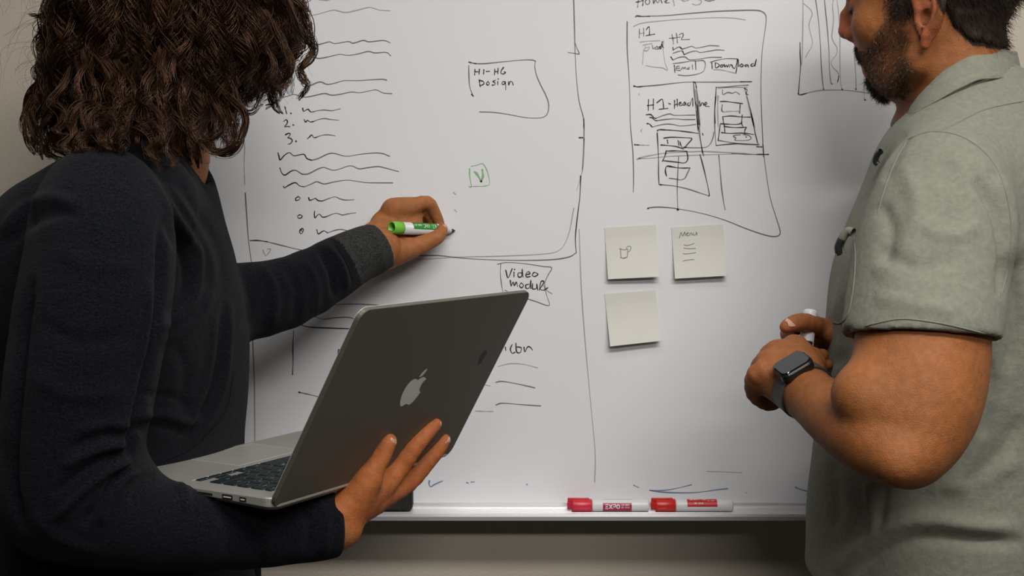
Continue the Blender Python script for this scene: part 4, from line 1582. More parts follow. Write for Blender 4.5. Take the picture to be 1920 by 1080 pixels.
# brow
br = np.where(near & (np.abs(QH[:, 2] - 0.040) < 0.006) & (np.abs(np.abs(QH[:, 1]) - 0.028) < 0.020) & (QH[:, 0] > 0.06))[0]
if len(br):
    fur('eyebrow', bodyB, VB, NB, br, lambda p: np.full(len(p), 0.008), lambda p, n: n * 0.2 - fdir * 0.4 + np.sign(((p - HOB) @ HRB)[:, 1:2]) * HRB[:, 1] * 0.5, 900, (0.02, 0.015, 0.012), m_beard, 4, 0.00022, seed=11)
el = np.where(near & (np.abs(QH[:, 2] - 0.015) < 0.002) & (QH[:, 0] > 0.086) & (np.abs(np.abs(QH[:, 1]) - 0.033) < 0.012))[0]
if len(el):
    fur('eyelashes', bodyB, VB, NB, el, lambda p: np.full(len(p), 0.008), lambda p, n: n * 0.8 + down * 0.5, 160, (0.01, 0.008, 0.008), m_beard, 4, 0.0002, seed=12, wob=0.12)


# shirt
def shirtB(P):
    d = loft_z(P, torsoB, TB_YAW, 2.2)
    # shoulders
    d = smin(d, rcone(P, U(1795, 300, 1.47), U(1800, 300, 1.66), 0.058, 0.058), 0.06)
    a = pchain(P, sleeveB, 0.02, sub=2)
    b = pchain(P, [(1795, 325, 1.68, 80), (1780, 430, 1.725, 96), (1770, 560, 1.735, 98), (1765, 640, 1.74, 92)], 0.02, sub=2)
    h1_ = U(1725, 634, 1.358)
    u1_ = unit(U(1722, 700, 1.38) - U(1735, 560, 1.385) + np.array([-0.018, 0, -0.001]))
    # hem plane tilts: higher in front than at the back
    nrm = unit(np.array([-0.06, -0.22, -1.0]))
    t = (P - h1_) @ nrm
    near_ = np.linalg.norm(P - h1_, axis=1) < 0.14
    a = smax(a, np.where(near_ | (P[:, 2] < h1_[2]), t, -1), 0.004)
    arm = smin(pchain(P, armB, 0.01, sub=2), pchain(P, tricB, 0.01, sub=2), 0.02)
    hole = np.maximum(arm - 0.0006, -(t + 0.012))
    a = smax(a, -hole, 0.004)
    b = smax(b, U(1765, 640, 1.74)[2] - P[:, 2], 0.004)
    d = smin(d, a, 0.020)
    d = smin(d, b, 0.020)
    fa = pchain(P, foreB, 0.01)
    d = smax(d, -(fa - 0.003), 0.004)
    d = smax(d, -(neckB(P) - 0.003), 0.004)
    d = smin(d, rcone(P, U(1795, 290, 1.50), U(1856, 192, 1.530), 0.052, 0.041), 0.03)
    d = smin(d, rcone(P, U(1860, 184, 1.535), U(1925, 196, 1.575), 0.042, 0.040), 0.02)
    d = smax(d, -(neckB(P) - 0.003), 0.004)
    # pocket with something in it: slight fullness on the chest
    return d


V, Q = surface(shirtB, (0.28, -0.66, 0.93), (0.80, -0.02, 1.62), 0.0040)
V = relax(V, Q, 2, 0.5)
N = vnormals(V, Q)
V = V + N * (vnoise(V * [1, 1, 1.4], 8.0, 11) * 0.003 + vnoise(V, 20.0, 12) * 0.0010)[:, None]
N = vnormals(V, Q)
foldB = [
    ([(1690, 300), (1720, 380), (1700, 460), (1640, 520)], 4, 18), ([(1760, 290), (1800, 360), (1790, 440)], -4, 18), ([(1720, 420), (1780, 440), (1840, 420)], 4, 16),
    ([(1640, 470), (1720, 500), (1800, 480)], -4, 16), ([(1650, 380), (1670, 430), (1660, 500)], -4, 14), ([(1830, 330), (1870, 400), (1885, 480), (1878, 560)], -10, 11),
    ([(1870, 330), (1900, 400), (1912, 500)], 6, 14), ([(1890, 480), (1905, 600), (1890, 700)], -5, 14), ([(1640, 560), (1720, 570), (1800, 590)], 3, 16),
    # body below the arm
    ([(1536, 1040), (1600, 1050), (1680, 1000), (1740, 950), (1830, 930)], 0, 10), ([(1570, 1075), (1620, 1020), (1680, 985), (1740, 975), (1830, 985), (1920, 990)], 7, 14),
    ([(1600, 1080), (1660, 1035), (1730, 1010), (1830, 1015), (1920, 1018)], -7, 12), ([(1625, 900), (1632, 950), (1640, 1000)], 4, 9), ([(1660, 900), (1655, 950), (1650, 1000)], -3, 9),
    ([(1560, 870), (1570, 940), (1565, 1000)], -3, 12), ([(1880, 720), (1850, 800), (1800, 880), (1740, 930)], 5, 18), ([(1920, 780), (1870, 860), (1810, 920)], -5, 16),
    ([(1840, 660), (1860, 740), (1840, 820)], -4, 14), ([(1770, 920), (1840, 900), (1915, 860)], 4, 16), ([(1590, 610), (1585, 650), (1570, 690)], -5, 10), ([(1610, 640), (1600, 680), (1590, 705)], 4, 9),
    ([(1700, 250), (1680, 290), (1660, 340)], -3, 10), ([(1590, 440), (1580, 520), (1562, 600)], 3, 12),
]
V = creases(V, N, foldB)
shirt = meshobj('shirt', V, Q, m_shirtB, bodyB, True)
trB = tree_of(V, Q)
for L in ([(1622, 612), (1640, 607), (1690, 598), (1750, 604), (1800, 614), (1848, 626)],
          [(1702, 262), (1730, 250), (1760, 247), (1800, 255), (1840, 280), (1870, 318), (1888, 370), (1896, 430), (1890, 500), (1876, 560)],
          [(1762, 247), (1800, 228), (1840, 208), (1880, 197), (1919, 190)],
          [(1600, 432), (1604, 480), (1600, 540), (1590, 590), (1575, 606), (1562, 604)],
          [(1702, 262), (1680, 300), (1662, 345), (1645, 400)]):
    seam('seam', shirt, trB, L, m_stitch, 0.0010)

# collar: folded band round the neck plus its turned-down leaf
CC = (HOB + HRB @ np.array([-0.040, 0, -0.080])) * 0.5 + U(1815, 215, 1.57) * 0.5
top_px = [(1698, 222), (1706, 200), (1724, 176), (1767, 133), (1822, 101), (1872, 91), (1908, 97)]
bot_px = [(1686, 250), (1689, 238), (1712, 212), (1787, 167), (1833, 145), (1878, 142), (1922, 158)]


def collar():
    n = 64
    ang = np.linspace(0, 2 * np.pi, n, endpoint=False)
    fx, sy = HRB[:, 0], HRB[:, 1]          # forward, left (camera side)
    V = []
    rings = []
    cb = U(1812, 170, 1.565)
    ax_t = np.array(top_px, float)
    ax_b = np.array(bot_px, float)
    for k, (pxs, rx, ry, dz) in enumerate(((ax_t, 0.0, 0.079, 0.0), (ax_t, 0.004, 0.083, 0.002), (ax_b + [0, 3], 0.006, 0.109, 0.0), (ax_b + [0, 3], 0.008, 0.105, -0.003), (ax_t, 0.002, 0.081, -0.003))):
        ring = []
        x0, x1 = pxs[0, 0], pxs[-1, 0]
        for a in ang:
            # a = 0 front, pi back; camera side is sin > 0
            u = (1 - math.cos(a)) / 2
            xp = x0 + (x1 - x0) * u
            yp = np.interp(xp, np.sort(pxs[:, 0]), pxs[np.argsort(pxs[:, 0]), 1])
            side = math.sin(a)
            d = 1.565 - ry * math.copysign(abs(side) ** 0.75, side) + 0.006
            if side < 0:
                q = U(xp, yp, 1.565)
                q2 = U(xp, yp, d)
                q2[2] = q[2] + 0.0
                p = np.array([q[0] + rx * 0, q2[1], q[2]])
            else:
                p = U(xp, yp, d)
            ring.append(p)
        rings.append(ring)
    V = np.array(rings).reshape(-1, 3)
    F = []
    R = len(rings)
    for r in range(R):
        for i in range(n):
            j = (i + 1) % n
            r2 = (r + 1) % R
            F.append([r * n + i, r * n + j, r2 * n + j, r2 * n + i])
    return V, F


Vc, Fc = collar()
co = meshobj('collar', Vc, Fc, m_shirtB, shirt, True)
sd = co.modifiers.new('s', 'SUBSURF')
sd.levels = sd.render_levels = 2
ed = Vc[2 * 64:3 * 64][2:31]                   # leaf edge on the near side, welted
V_, F_ = tubes(catmull(ed, 3)[None], np.full((1, 28 * 3 + 1), 0.0017), 8)
meshobj('collar_edge', V_, F_, m_shirtB, shirt, True)
# chest pocket tab with button, neck button loop
def tab(line, r, name, m):
    pts = np.array([U(*p) for p in line])
    V_, F_ = tubes(catmull(pts, 5)[None], np.full((1, (len(pts) - 1) * 5 + 1), r), 8)
    return meshobj(name, V_, F_, m, shirt, True)


m_btn = mat('button_dark', (0.02, 0.022, 0.025), 0.4)
tab([(1600, 436, 1.44), (1590, 434, 1.445), (1580, 446, 1.45), (1574, 462, 1.455), (1578, 478, 1.455)], 0.0052, 'pocket_flap', m_shirtB)
tab([(1578, 448, 1.447), (1572, 462, 1.45), (1573, 474, 1.452)], 0.0046, 'button', m_btn)
tab([(1652, 283, 1.50), (1645, 290, 1.505), (1641, 302, 1.51), (1646, 308, 1.51)], 0.0036, 'button', m_btn)
person_low('b', bodyB, np.array([0.525, -0.29, 0.90]), (math.cos(TB_YAW), math.sin(TB_YAW)), m_trouB, LOC_B, 1.0)

# ------------------------------------------------------------------ wrist watch
wt = empty('wrist_watch', tuple(U(1481, 690, 1.45)))
tag(wt, 'black wrist watch with a square glossy screen on the bearded man', 'watch')
m_case = mat('watch_case', (0.035, 0.034, 0.033), 0.22, metal=0.7)
m_glass = mat('watch_glass', (0.004, 0.004, 0.005), 0.05, coat=0.6)
m_band = mat('watch_band', (0.04, 0.039, 0.038), 0.55)
wa = unit(U(1492, 716, 1.468) - U(1560, 772, 1.39))      # along the forearm towards the hand
wc = U(1506, 730, 1.452)                                      # centre of the wrist at the strap
wn = np.array([-0.50, 0.40, 0.78])
wn = unit(wn - (wn @ wa) * wa)           # out through the watch face
c_case = wc + wn * 0.0335
wsid = np.cross(wn, wa)
WFr = frame_of(c_case, wa, wsid, wn)
bm = bmesh.new()
slab(bm, [(x_ - 0.0175, y_ - 0.0205) for x_, y_ in rrect(0.035, 0.041, 0.009)], -0.0065, 0.0045, 0.0018)
bm_obj('watch_case', bm, m_case, wt, False, WFr)
bm = bmesh.new()
slab(bm, [(x_ - 0.0158, y_ - 0.0188) for x_, y_ in rrect(0.0316, 0.0376, 0.0078)], 0.0040, 0.0060, 0.0010)
bm_obj('watch_screen', bm, m_glass, wt, False, WFr)
bm = bmesh.new()
lathe(bm, [(0.0170, 0.0), (0.0170, 0.0032), (0.0190, 0.0032), (0.0192, 0.0)], 14)
bmesh.ops.translate(bm, verts=bm.verts, vec=(0, -0.008, -0.0005))
bm_obj('crown', bm, m_case, wt, False, WFr)
# strap: closed loop round the wrist, flat band
hgt = (c_case - wc) @ wn
c_l = c_case - wn * hgt
ra_, rb_ = 0.0315, max(hgt - 0.001, 0.02)
ang = np.linspace(0, 2 * np.pi, 49)[:-1]
V_, F_ = [], []
for a in ang:
    for wdt, rr in ((-0.011, 0.0), (0.011, 0.0), (0.011, 0.0022), (-0.011, 0.0022)):
        V_.append(c_l + wa * wdt + wsid * (ra_ + rr) * math.cos(a) + wn * (rb_ + rr - 0.003) * math.sin(a))
for i in range(48):
    j = (i + 1) % 48
    for k in range(4):
        l = (k + 1) % 4
        F_.append([i * 4 + k, i * 4 + l, j * 4 + l, j * 4 + k])
bd = meshobj('watch_band', V_, F_, m_band, wt, False)

# ------------------------------------------------------------------ handwriting and sketches on the board
INK = {'d': mat('ink_black', (0.030, 0.024, 0.020), 0.5), 'm': mat('ink_brown_grey', (0.17, 0.148, 0.130), 0.5), 'l': mat('ink_thin_grey', (0.38, 0.365, 0.35), 0.5),
       'g': mat('ink_green', (0.22, 0.46, 0.20), 0.5), 'b': mat('ink_blue', (0.14, 0.22, 0.36), 0.5), 'f': mat('ink_faint', (0.44, 0.43, 0.42), 0.5), 'r': mat('ink_smear_pink', (0.60, 0.52, 0.53), 0.5)}
Z = {'1': (430, 0, 4.5), '2': (430, 180, 3.375), '3': (820, 80, 3.6), '4': (1140, 0, 4.5), '5': (1160, 180, 3.8563), '7': (440, 480, 2.3485), '8': (1440, 0, 4.909), '9': (1030, 880, 3.6226), '0': (0, 0, 1.0)}


def writing(label, strokes, parent=None, name='handwriting'):
    by = {}
    for z, tone, wd, pts in strokes:
        ox, oy, s = Z[z]
        P = [(ox + x / s, oy + y / s) for x, y in pts]
        by.setdefault(tone, []).append((P, wd))
    first = None
    runs = []
    for tone, L in by.items():
        runs += [(tone, [q]) for q in L] if len(L) <= 3 else [(tone, L)]
    for tone, L in runs:
        VV, FF = [], []
        o = 0
        for P, wd in L:
            P = np.array(P, float)
            if len(P) > 2:
                C = catmull(P, 5)
            else:
                C = catmull(P, 3)
            W = np.array([on_board(x, y, 0.0004) for x, y in C])
            n = len(W)
            t = np.linspace(0, 1, n)
            ww = wd * 0.88 * 1.862 / FPX * (0.85 + 0.25 * np.sin(t * 9 + P[0, 0])) * (1.1 - 0.2 * t)
            V, F = ribbon(W, ww, np.array([0, -1.0, 0]))
            VV.append(V)
            FF += [[i + o for i in f] for f in F]
            o += len(V)
            # round starts and ends of the stroke
            for e in (0, -1):
                c = W[e]
                r = ww[e] * 0.55
                k = 8
                ring = [c + np.array([math.cos(6.2832 * i / k) * r, -0.00003, math.sin(6.2832 * i / k) * r]) for i in range(k)]
                VV.append(np.array(ring))
                FF.append([o + i for i in range(k)])
                o += k
        ob = meshobj(name, np.vstack(VV), FF, INK[tone], wb if first is None else first, smooth=False)
        if first is None:
            first = ob
            ob['label'] = label
    return first


D, Md, L_, G_, B_ = 'd', 'm', 'l', 'g', 'b'
writing('wavy lines of placeholder text', [
    ('1', Md, 2.0, [(560, -6), (600, 22), (650, 18), (690, 0)]), ('1', L_, 2.2, [(760, -4), (810, 2), (850, -3)]),
    ('1', L_, 2.0, [(595, 100), (650, 130), (740, 120), (870, 85), (920, 92), (980, 104), (1060, 90), (1170, 62), (1210, 66), (1270, 84), (1355, 90)]),
    ('1', Md, 2.2, [(700, 360), (740, 376), (790, 366), (845, 352), (870, 362), (900, 366), (1005, 350), (1045, 364), (1130, 340), (1180, 352), (1300, 341), (1358, 360)]),
    ('1', Md, 2.0, [(700, 480), (760, 492), (840, 478), (930, 458), (1000, 466), (1080, 456), (1170, 434), (1230, 446), (1325, 442), (1362, 470)]),
    ('1', Md, 2.2, [(605, 705), (635, 732), (690, 718), (765, 690), (820, 710), (870, 706), (970, 680), (1080, 680), (1200, 672), (1290, 668), (1328, 676)]),
    ('1', Md, 2.0, [(430, 825), (500, 808), (550, 796), (620, 818), (690, 812), (800, 788), (860, 802), (930, 796), (1030, 776), (1100, 782), (1180, 766), (1240, 758), (1300, 784), (1372, 790)])])
writing('numbered list 1 2 3 with short wavy lines', [
    ('2', D, 2.3, [(352, 68), (357, 88), (363, 112)]), ('2', D, 3, [(388, 108), (391, 110)]),
    ('2', D, 2.3, [(345, 160), (358, 150), (368, 158), (364, 176), (350, 194), (368, 192), (382, 194)]), ('2', D, 3, [(404, 183), (408, 184)]),
    ('2', D, 2.4, [(356, 244), (374, 236), (386, 240), (376, 258), (370, 264), (388, 268), (398, 282), (388, 300), (372, 304)]), ('2', D, 3, [(422, 286), (426, 287)]),
    ('2', D, 2.4, [(464, 78), (470, 96), (486, 88), (500, 84), (512, 98), (530, 100)]), ('2', Md, 2.0, [(530, 100), (560, 92), (600, 88), (650, 92), (704, 80)]),
    ('2', D, 2.4, [(474, 148), (482, 164), (496, 154), (512, 164), (530, 162)]), ('2', Md, 2.0, [(530, 162), (560, 150), (600, 142), (640, 148), (692, 153)]),
    ('2', D, 2.4, [(494, 270), (508, 258), (522, 246), (534, 262), (548, 262)]), ('2', Md, 2.0, [(548, 262), (580, 250), (620, 245), (670, 251)])])
writing('three long wavy lines of placeholder text', [
    ('2', D, 2.5, [(308, 360), (314, 380), (322, 404), (350, 374), (382, 358), (410, 378), (470, 368), (490, 394), (520, 406)]), ('2', Md, 2.0, [(520, 406), (560, 396), (620, 368), (660, 362), (720, 378), (760, 380), (830, 368), (920, 360), (970, 364), (1015, 381)]),
    ('2', D, 2.5, [(320, 456), (332, 486), (352, 500), (390, 476), (420, 470), (460, 494)]), ('2', Md, 2.1, [(460, 494), (500, 492), (560, 462), (600, 452), (650, 468), (690, 464), (765, 441), (820, 460), (870, 454), (940, 446), (990, 456), (1072, 478)]),
    ('2', D, 2.5, [(342, 570), (350, 580), (380, 562), (418, 548), (445, 568), (475, 574)]), ('2', Md, 2.0, [(475, 574), (520, 556), (555, 542), (600, 556), (660, 544), (740, 532), (800, 538), (860, 547), (940, 549), (1034, 549)])])
writing('bullet list of three circles with short wavy lines', [
    ('2', D, 2.2, [(434, 636), (420, 648), (422, 660), (438, 658), (448, 646), (436, 636), (430, 640)]), ('2', D, 2.2, [(446, 750), (432, 760), (438, 772), (452, 772), (462, 762), (452, 752), (444, 754)]),
    ('2', D, 2.2, [(460, 838), (446, 850), (448, 868), (460, 868), (468, 852), (466, 840), (452, 846), (462, 856)]),
    ('2', D, 2.4, [(502, 644), (510, 660), (532, 652), (545, 648), (564, 662), (590, 664)]), ('2', Md, 2.0, [(590, 664), (630, 648), (670, 638), (705, 652), (740, 658), (790, 656)]),
    ('2', D, 2.3, [(540, 728), (538, 748), (542, 770), (560, 752), (572, 748), (590, 766), (612, 764)]), ('2', Md, 2.0, [(612, 764), (650, 748), (680, 742), (715, 752), (750, 746), (802, 738)]),
    ('2', D, 2.4, [(554, 846), (558, 864), (566, 872), (590, 856), (604, 854), (622, 866)]), ('2', Md, 2.0, [(622, 866), (660, 852), (700, 844), (740, 850), (780, 862), (840, 870)])])
writing('long thin frame line', [
    ('0', L_, 1.8, [(459, 270), (458, 310), (459, 346)]), ('0', Md, 2.2, [(460, 362), (463, 410), (466, 450), (472, 500), (474, 560), (474, 640), (477, 720), (478, 850)])])
writing('frame corner and small tick', [
    ('2', D, 2.6, [(132, 915), (180, 914), (240, 922)]), ('2', Md, 2.2, [(240, 922), (320, 942), (400, 962), (490, 982)]), ('2', L_, 2.0, [(212, 974), (232, 1010), (262, 970), (240, 968)])])
writing('box reading H1-H6 Design', [
    ('3', D, 2.4, [(212, 130), (232, 136), (260, 141)]), ('3', Md, 2.0, [(260, 141), (320, 141), (400, 133), (500, 123), (590, 116), (640, 117), (662, 124)]),
    ('3', Md, 2.0, [(662, 124), (658, 160), (670, 220), (700, 290), (735, 360), (752, 420), (742, 480), (710, 504), (650, 509), (580, 503), (480, 484), (380, 470), (286, 467)]),
    ('3', Md, 2.3, [(212, 154), (213, 220), (218, 290), (234, 342), (241, 360)]), ('3', D, 2.6, [(230, 348), (242, 360)]),
    ('3', D, 2.5, [(254, 178), (252, 216)]), ('3', D, 2.5, [(284, 180), (282, 212)]), ('3', D, 2.3, [(256, 196), (284, 196)]), ('3', D, 2.5, [(314, 184), (312, 214)]), ('3', D, 2.2, [(332, 194), (354, 193)]),
    ('3', D, 2.5, [(388, 178), (386, 214)]), ('3', D, 2.5, [(410, 172), (408, 208)]), ('3', D, 2.3, [(388, 196), (410, 194)]), ('3', D, 2.5, [(446, 168), (432, 188), (430, 206), (448, 210), (460, 200), (450, 196)]),
    ('3', D, 2.5, [(284, 252), (286, 274), (290, 296)]), ('3', D, 2.5, [(286, 254), (310, 262), (314, 278), (292, 290)]), ('3', D, 2.3, [(342, 262), (332, 274), (340, 286), (352, 276), (342, 262)]),
    ('3', D, 2.3, [(392, 254), (376, 262), (390, 272), (386, 284), (370, 286)]), ('3', D, 2.3, [(408, 262), (408, 284)]), ('3', D, 2.6, [(410, 244), (412, 246)]),
    ('3', D, 2.3, [(452, 262), (438, 266), (440, 282), (456, 276), (458, 262), (462, 292), (462, 316)]), ('3', D, 2.3, [(480, 262), (482, 286), (490, 264), (504, 264), (512, 284)])])
writing('small green box with a V', [
    ('3', G_, 2.3, [(218, 852), (219, 900), (229, 962), (224, 974), (214, 970)]), ('3', G_, 1.6, [(228, 834), (270, 826), (300, 815), (320, 832), (340, 876), (352, 930), (348, 960), (320, 966)]), ('3', G_, 1.4, [(230, 970), (324, 968)]),
    ('3', G_, 5.0, [(252, 872), (270, 890), (296, 936)]), ('3', G_, 5.0, [(296, 936), (308, 900), (304, 858)]), ('3', G_, 2.0, [(110, 1010), (126, 1026)]), ('3', G_, 1.6, [(116, 1126), (130, 1140)])])
writing('tall dividing line drawn down the board', [
    ('3', Md, 2.2, [(920, -300), (926, -100), (928, 0), (932, 100), (940, 250), (958, 400), (988, 515), (990, 620), (986, 740), (978, 860)]), ('3', Md, 1.9, [(928, 0), (944, 40), (958, 76), (930, 72), (884, 66)]),
    ('3', D, 3.2, [(956, 641), (980, 641)]), ('3', Md, 2.4, [(988, 512), (988, 580)]), ('3', L_, 1.8, [(992, 640), (990, 760), (980, 860), (940, 1000)]),
    ('3', D, 2.4, [(968, 900), (966, 960), (962, 1040), (950, 1140), (938, 1240), (932, 1330), (938, 1420)]),
    ('0', Md, 2.2, [(1080, 474), (1066, 482), (1030, 487), (960, 488), (880, 485), (820, 479), (770, 480)]), ('0', L_, 1.9, [(1076, 390), (1066, 440), (1050, 468), (1020, 476), (940, 480), (860, 482), (780, 487)]),
    ('0', L_, 2.2, [(1086, 430), (1090, 540), (1098, 650), (1108, 760), (1116, 850), (1115, 904)])])
writing('boxed words Video Modul', [
    ('7', Md, 1.8, [(1158, 36), (1200, 28), (1280, 34), (1360, 46), (1396, 52), (1380, 84), (1366, 120), (1374, 150), (1398, 166)]), ('7', Md, 1.8, [(1172, 32), (1170, 80), (1176, 130), (1182, 160)]), ('7', Md, 1.8, [(1190, 150), (1240, 172), (1320, 198), (1384, 218), (1376, 180), (1362, 130)]),
    ('7', D, 2.6, [(1194, 62), (1204, 96), (1222, 56)]), ('7', D, 2.5, [(1230, 72), (1230, 92)]), ('7', D, 2.6, [(1232, 58), (1234, 60)]), ('7', D, 2.5, [(1262, 74), (1248, 76), (1250, 92), (1264, 88), (1266, 56), (1270, 92)]),
    ('7', D, 2.5, [(1284, 82), (1300, 78), (1294, 68), (1282, 80), (1286, 92), (1302, 90)]), ('7', D, 2.5, [(1318, 72), (1310, 84), (1322, 90), (1336, 80), (1322, 72)]),
    ('7', D, 2.5, [(1214, 108), (1218, 132), (1226, 114), (1232, 130), (1240, 114), (1246, 134)]), ('7', D, 2.5, [(1262, 118), (1254, 130), (1264, 140), (1272, 128), (1262, 118)]),
    ('7', D, 2.5, [(1296, 124), (1282, 128), (1284, 142), (1298, 138), (1304, 106), (1304, 142)]), ('7', D, 2.5, [(1312, 122), (1312, 144), (1328, 142), (1330, 122), (1334, 148)]), ('7', D, 2.5, [(1340, 150), (1362, 116), (1350, 112), (1344, 144), (1362, 150), (1378, 140)])])
writing('word Icon with three short lines', [
    ('7', D, 2.4, [(1192, 400), (1194, 414)]), ('7', D, 2.5, [(1222, 390), (1214, 410), (1222, 428), (1234, 424)]), ('7', D, 2.5, [(1238, 384), (1242, 422), (1258, 424), (1262, 404), (1244, 400)]), ('7', D, 2.5, [(1274, 402), (1278, 422), (1290, 400), (1302, 402), (1312, 414)]),
    ('7', L_, 1.8, [(1160, 486), (1210, 474), (1270, 476), (1334, 492)]), ('7', Md, 2.2, [(1150, 556), (1180, 552), (1250, 564), (1322, 580)]), ('7', Md, 2.2, [(1150, 656), (1180, 648), (1260, 654), (1348, 660)]),
    ('7', L_, 1.8, [(1060, 682), (1100, 684), (1138, 684)]), ('7', L_, 1.6, [(1100, 566), (1126, 572)])])
writing('lines and a rough frame beneath the forearm', [
    ('7', Md, 2.2, [(370, 200), (410, 208), (440, 214), (480, 212), (560, 212), (652, 218)]), ('7', Md, 2.2, [(270, 266), (310, 264), (350, 266), (390, 278), (440, 272), (500, 270), (540, 280), (590, 282)]),
    ('7', D, 2.8, [(270, 298), (300, 306), (340, 314), (440, 318), (560, 322)]), ('7', D, 2.5, [(260, 330), (256, 400), (257, 460), (255, 522)]), ('7', D, 2.5, [(458, 412), (452, 460), (448, 524)]), ('7', D, 2.2, [(458, 412), (476, 426), (500, 446)]),
    ('7', D, 3.0, [(426, 498), (436, 497)]), ('7', Md, 2.2, [(436, 497), (470, 492), (500, 484)]), ('7', D, 3.0, [(284, 600), (292, 602)]), ('7', Md, 2.2, [(292, 602), (330, 610), (395, 626)])])
writing('heading Homepage above the page sketch', [
    ('4', Md, 2.0, [(262, -40), (256, 10), (250, 60)]), ('4', D, 2.2, [(236, 18), (262, 14), (296, 2)]), ('4', D, 2.2, [(300, -40), (296, 20), (292, 48)]), ('4', Md, 2.4, [(330, -10), (314, 14), (330, 38), (352, 20), (346, -8)]),
    ('4', Md, 2.4, [(380, -10), (386, 28), (400, -4), (420, 24), (440, -8), (456, 24)]), ('4', Md, 2.4, [(478, 12), (500, 0), (486, 22), (520, 22)]), ('4', L_, 2.4, [(545, -10), (556, 20), (560, 44)]), ('4', L_, 2.4, [(600, -20), (640, 8), (680, 0)]),
    ('4', L_, 2.4, [(740, -10), (786, 4), (780, 30), (744, 42), (714, 32)]), ('4', Md, 2.4, [(820, 0), (850, 8), (900, 0)])])
writing('large page outline', [
    ('4', D, 2.8, [(232, 142), (244, 134), (290, 138), (350, 136)]), ('4', Md, 2.3, [(350, 136), (500, 130), (700, 112), (900, 96), (1100, 88), (1240, 86), (1300, 98), (1330, 128), (1334, 180), (1322, 280), (1304, 400), (1294, 560), (1290, 760), (1296, 960), (1306, 1180), (1312, 1320)]),
    ('0', Md, 2.2, [(1430, 270), (1436, 320), (1444, 370), (1456, 410), (1463, 435), (1456, 443), (1436, 441), (1400, 429), (1360, 413), (1320, 401), (1280, 393), (1240, 388), (1218, 389)]),
    ('4', Md, 2.2, [(162, 184), (162, 400), (174, 600), (184, 800), (190, 1060), (210, 1280), (216, 1500), (214, 1620)]), ('4', L_, 1.7, [(214, 224), (280, 196), (400, 180), (560, 166), (760, 154), (920, 148), (1060, 152), (1160, 168)])])
writing('H1 Text block', [
    ('4', Md, 1.9, [(266, 244), (264, 318)]), ('4', Md, 1.9, [(300, 240), (302, 304)]), ('4', L_, 1.8, [(262, 284), (306, 276)]), ('4', D, 2.2, [(322, 250), (348, 226), (350, 296)]), ('4', D, 2.0, [(320, 300), (394, 288)]),
    ('4', 'f', 1.8, [(272, 354), (340, 346), (440, 342)]), ('4', L_, 1.8, [(296, 380), (370, 366)]), ('4', L_, 1.8, [(316, 388), (308, 426), (334, 424), (350, 396), (318, 404)]), ('4', Md, 2.0, [(372, 380), (382, 410), (396, 400)]), ('4', Md, 2.0, [(400, 404), (414, 390), (420, 414), (398, 412)]),
    ('4', D, 2.2, [(430, 394), (444, 412), (452, 372), (462, 354)]), ('4', D, 2.2, [(456, 352), (460, 390), (468, 402)]), ('4', D, 2.2, [(428, 412), (440, 392), (450, 400)]),
    ('4', L_, 1.6, [(300, 420), (292, 540)]), ('4', L_, 1.6, [(318, 552), (380, 564), (460, 572), (502, 592), (480, 520), (466, 420), (470, 340)])])
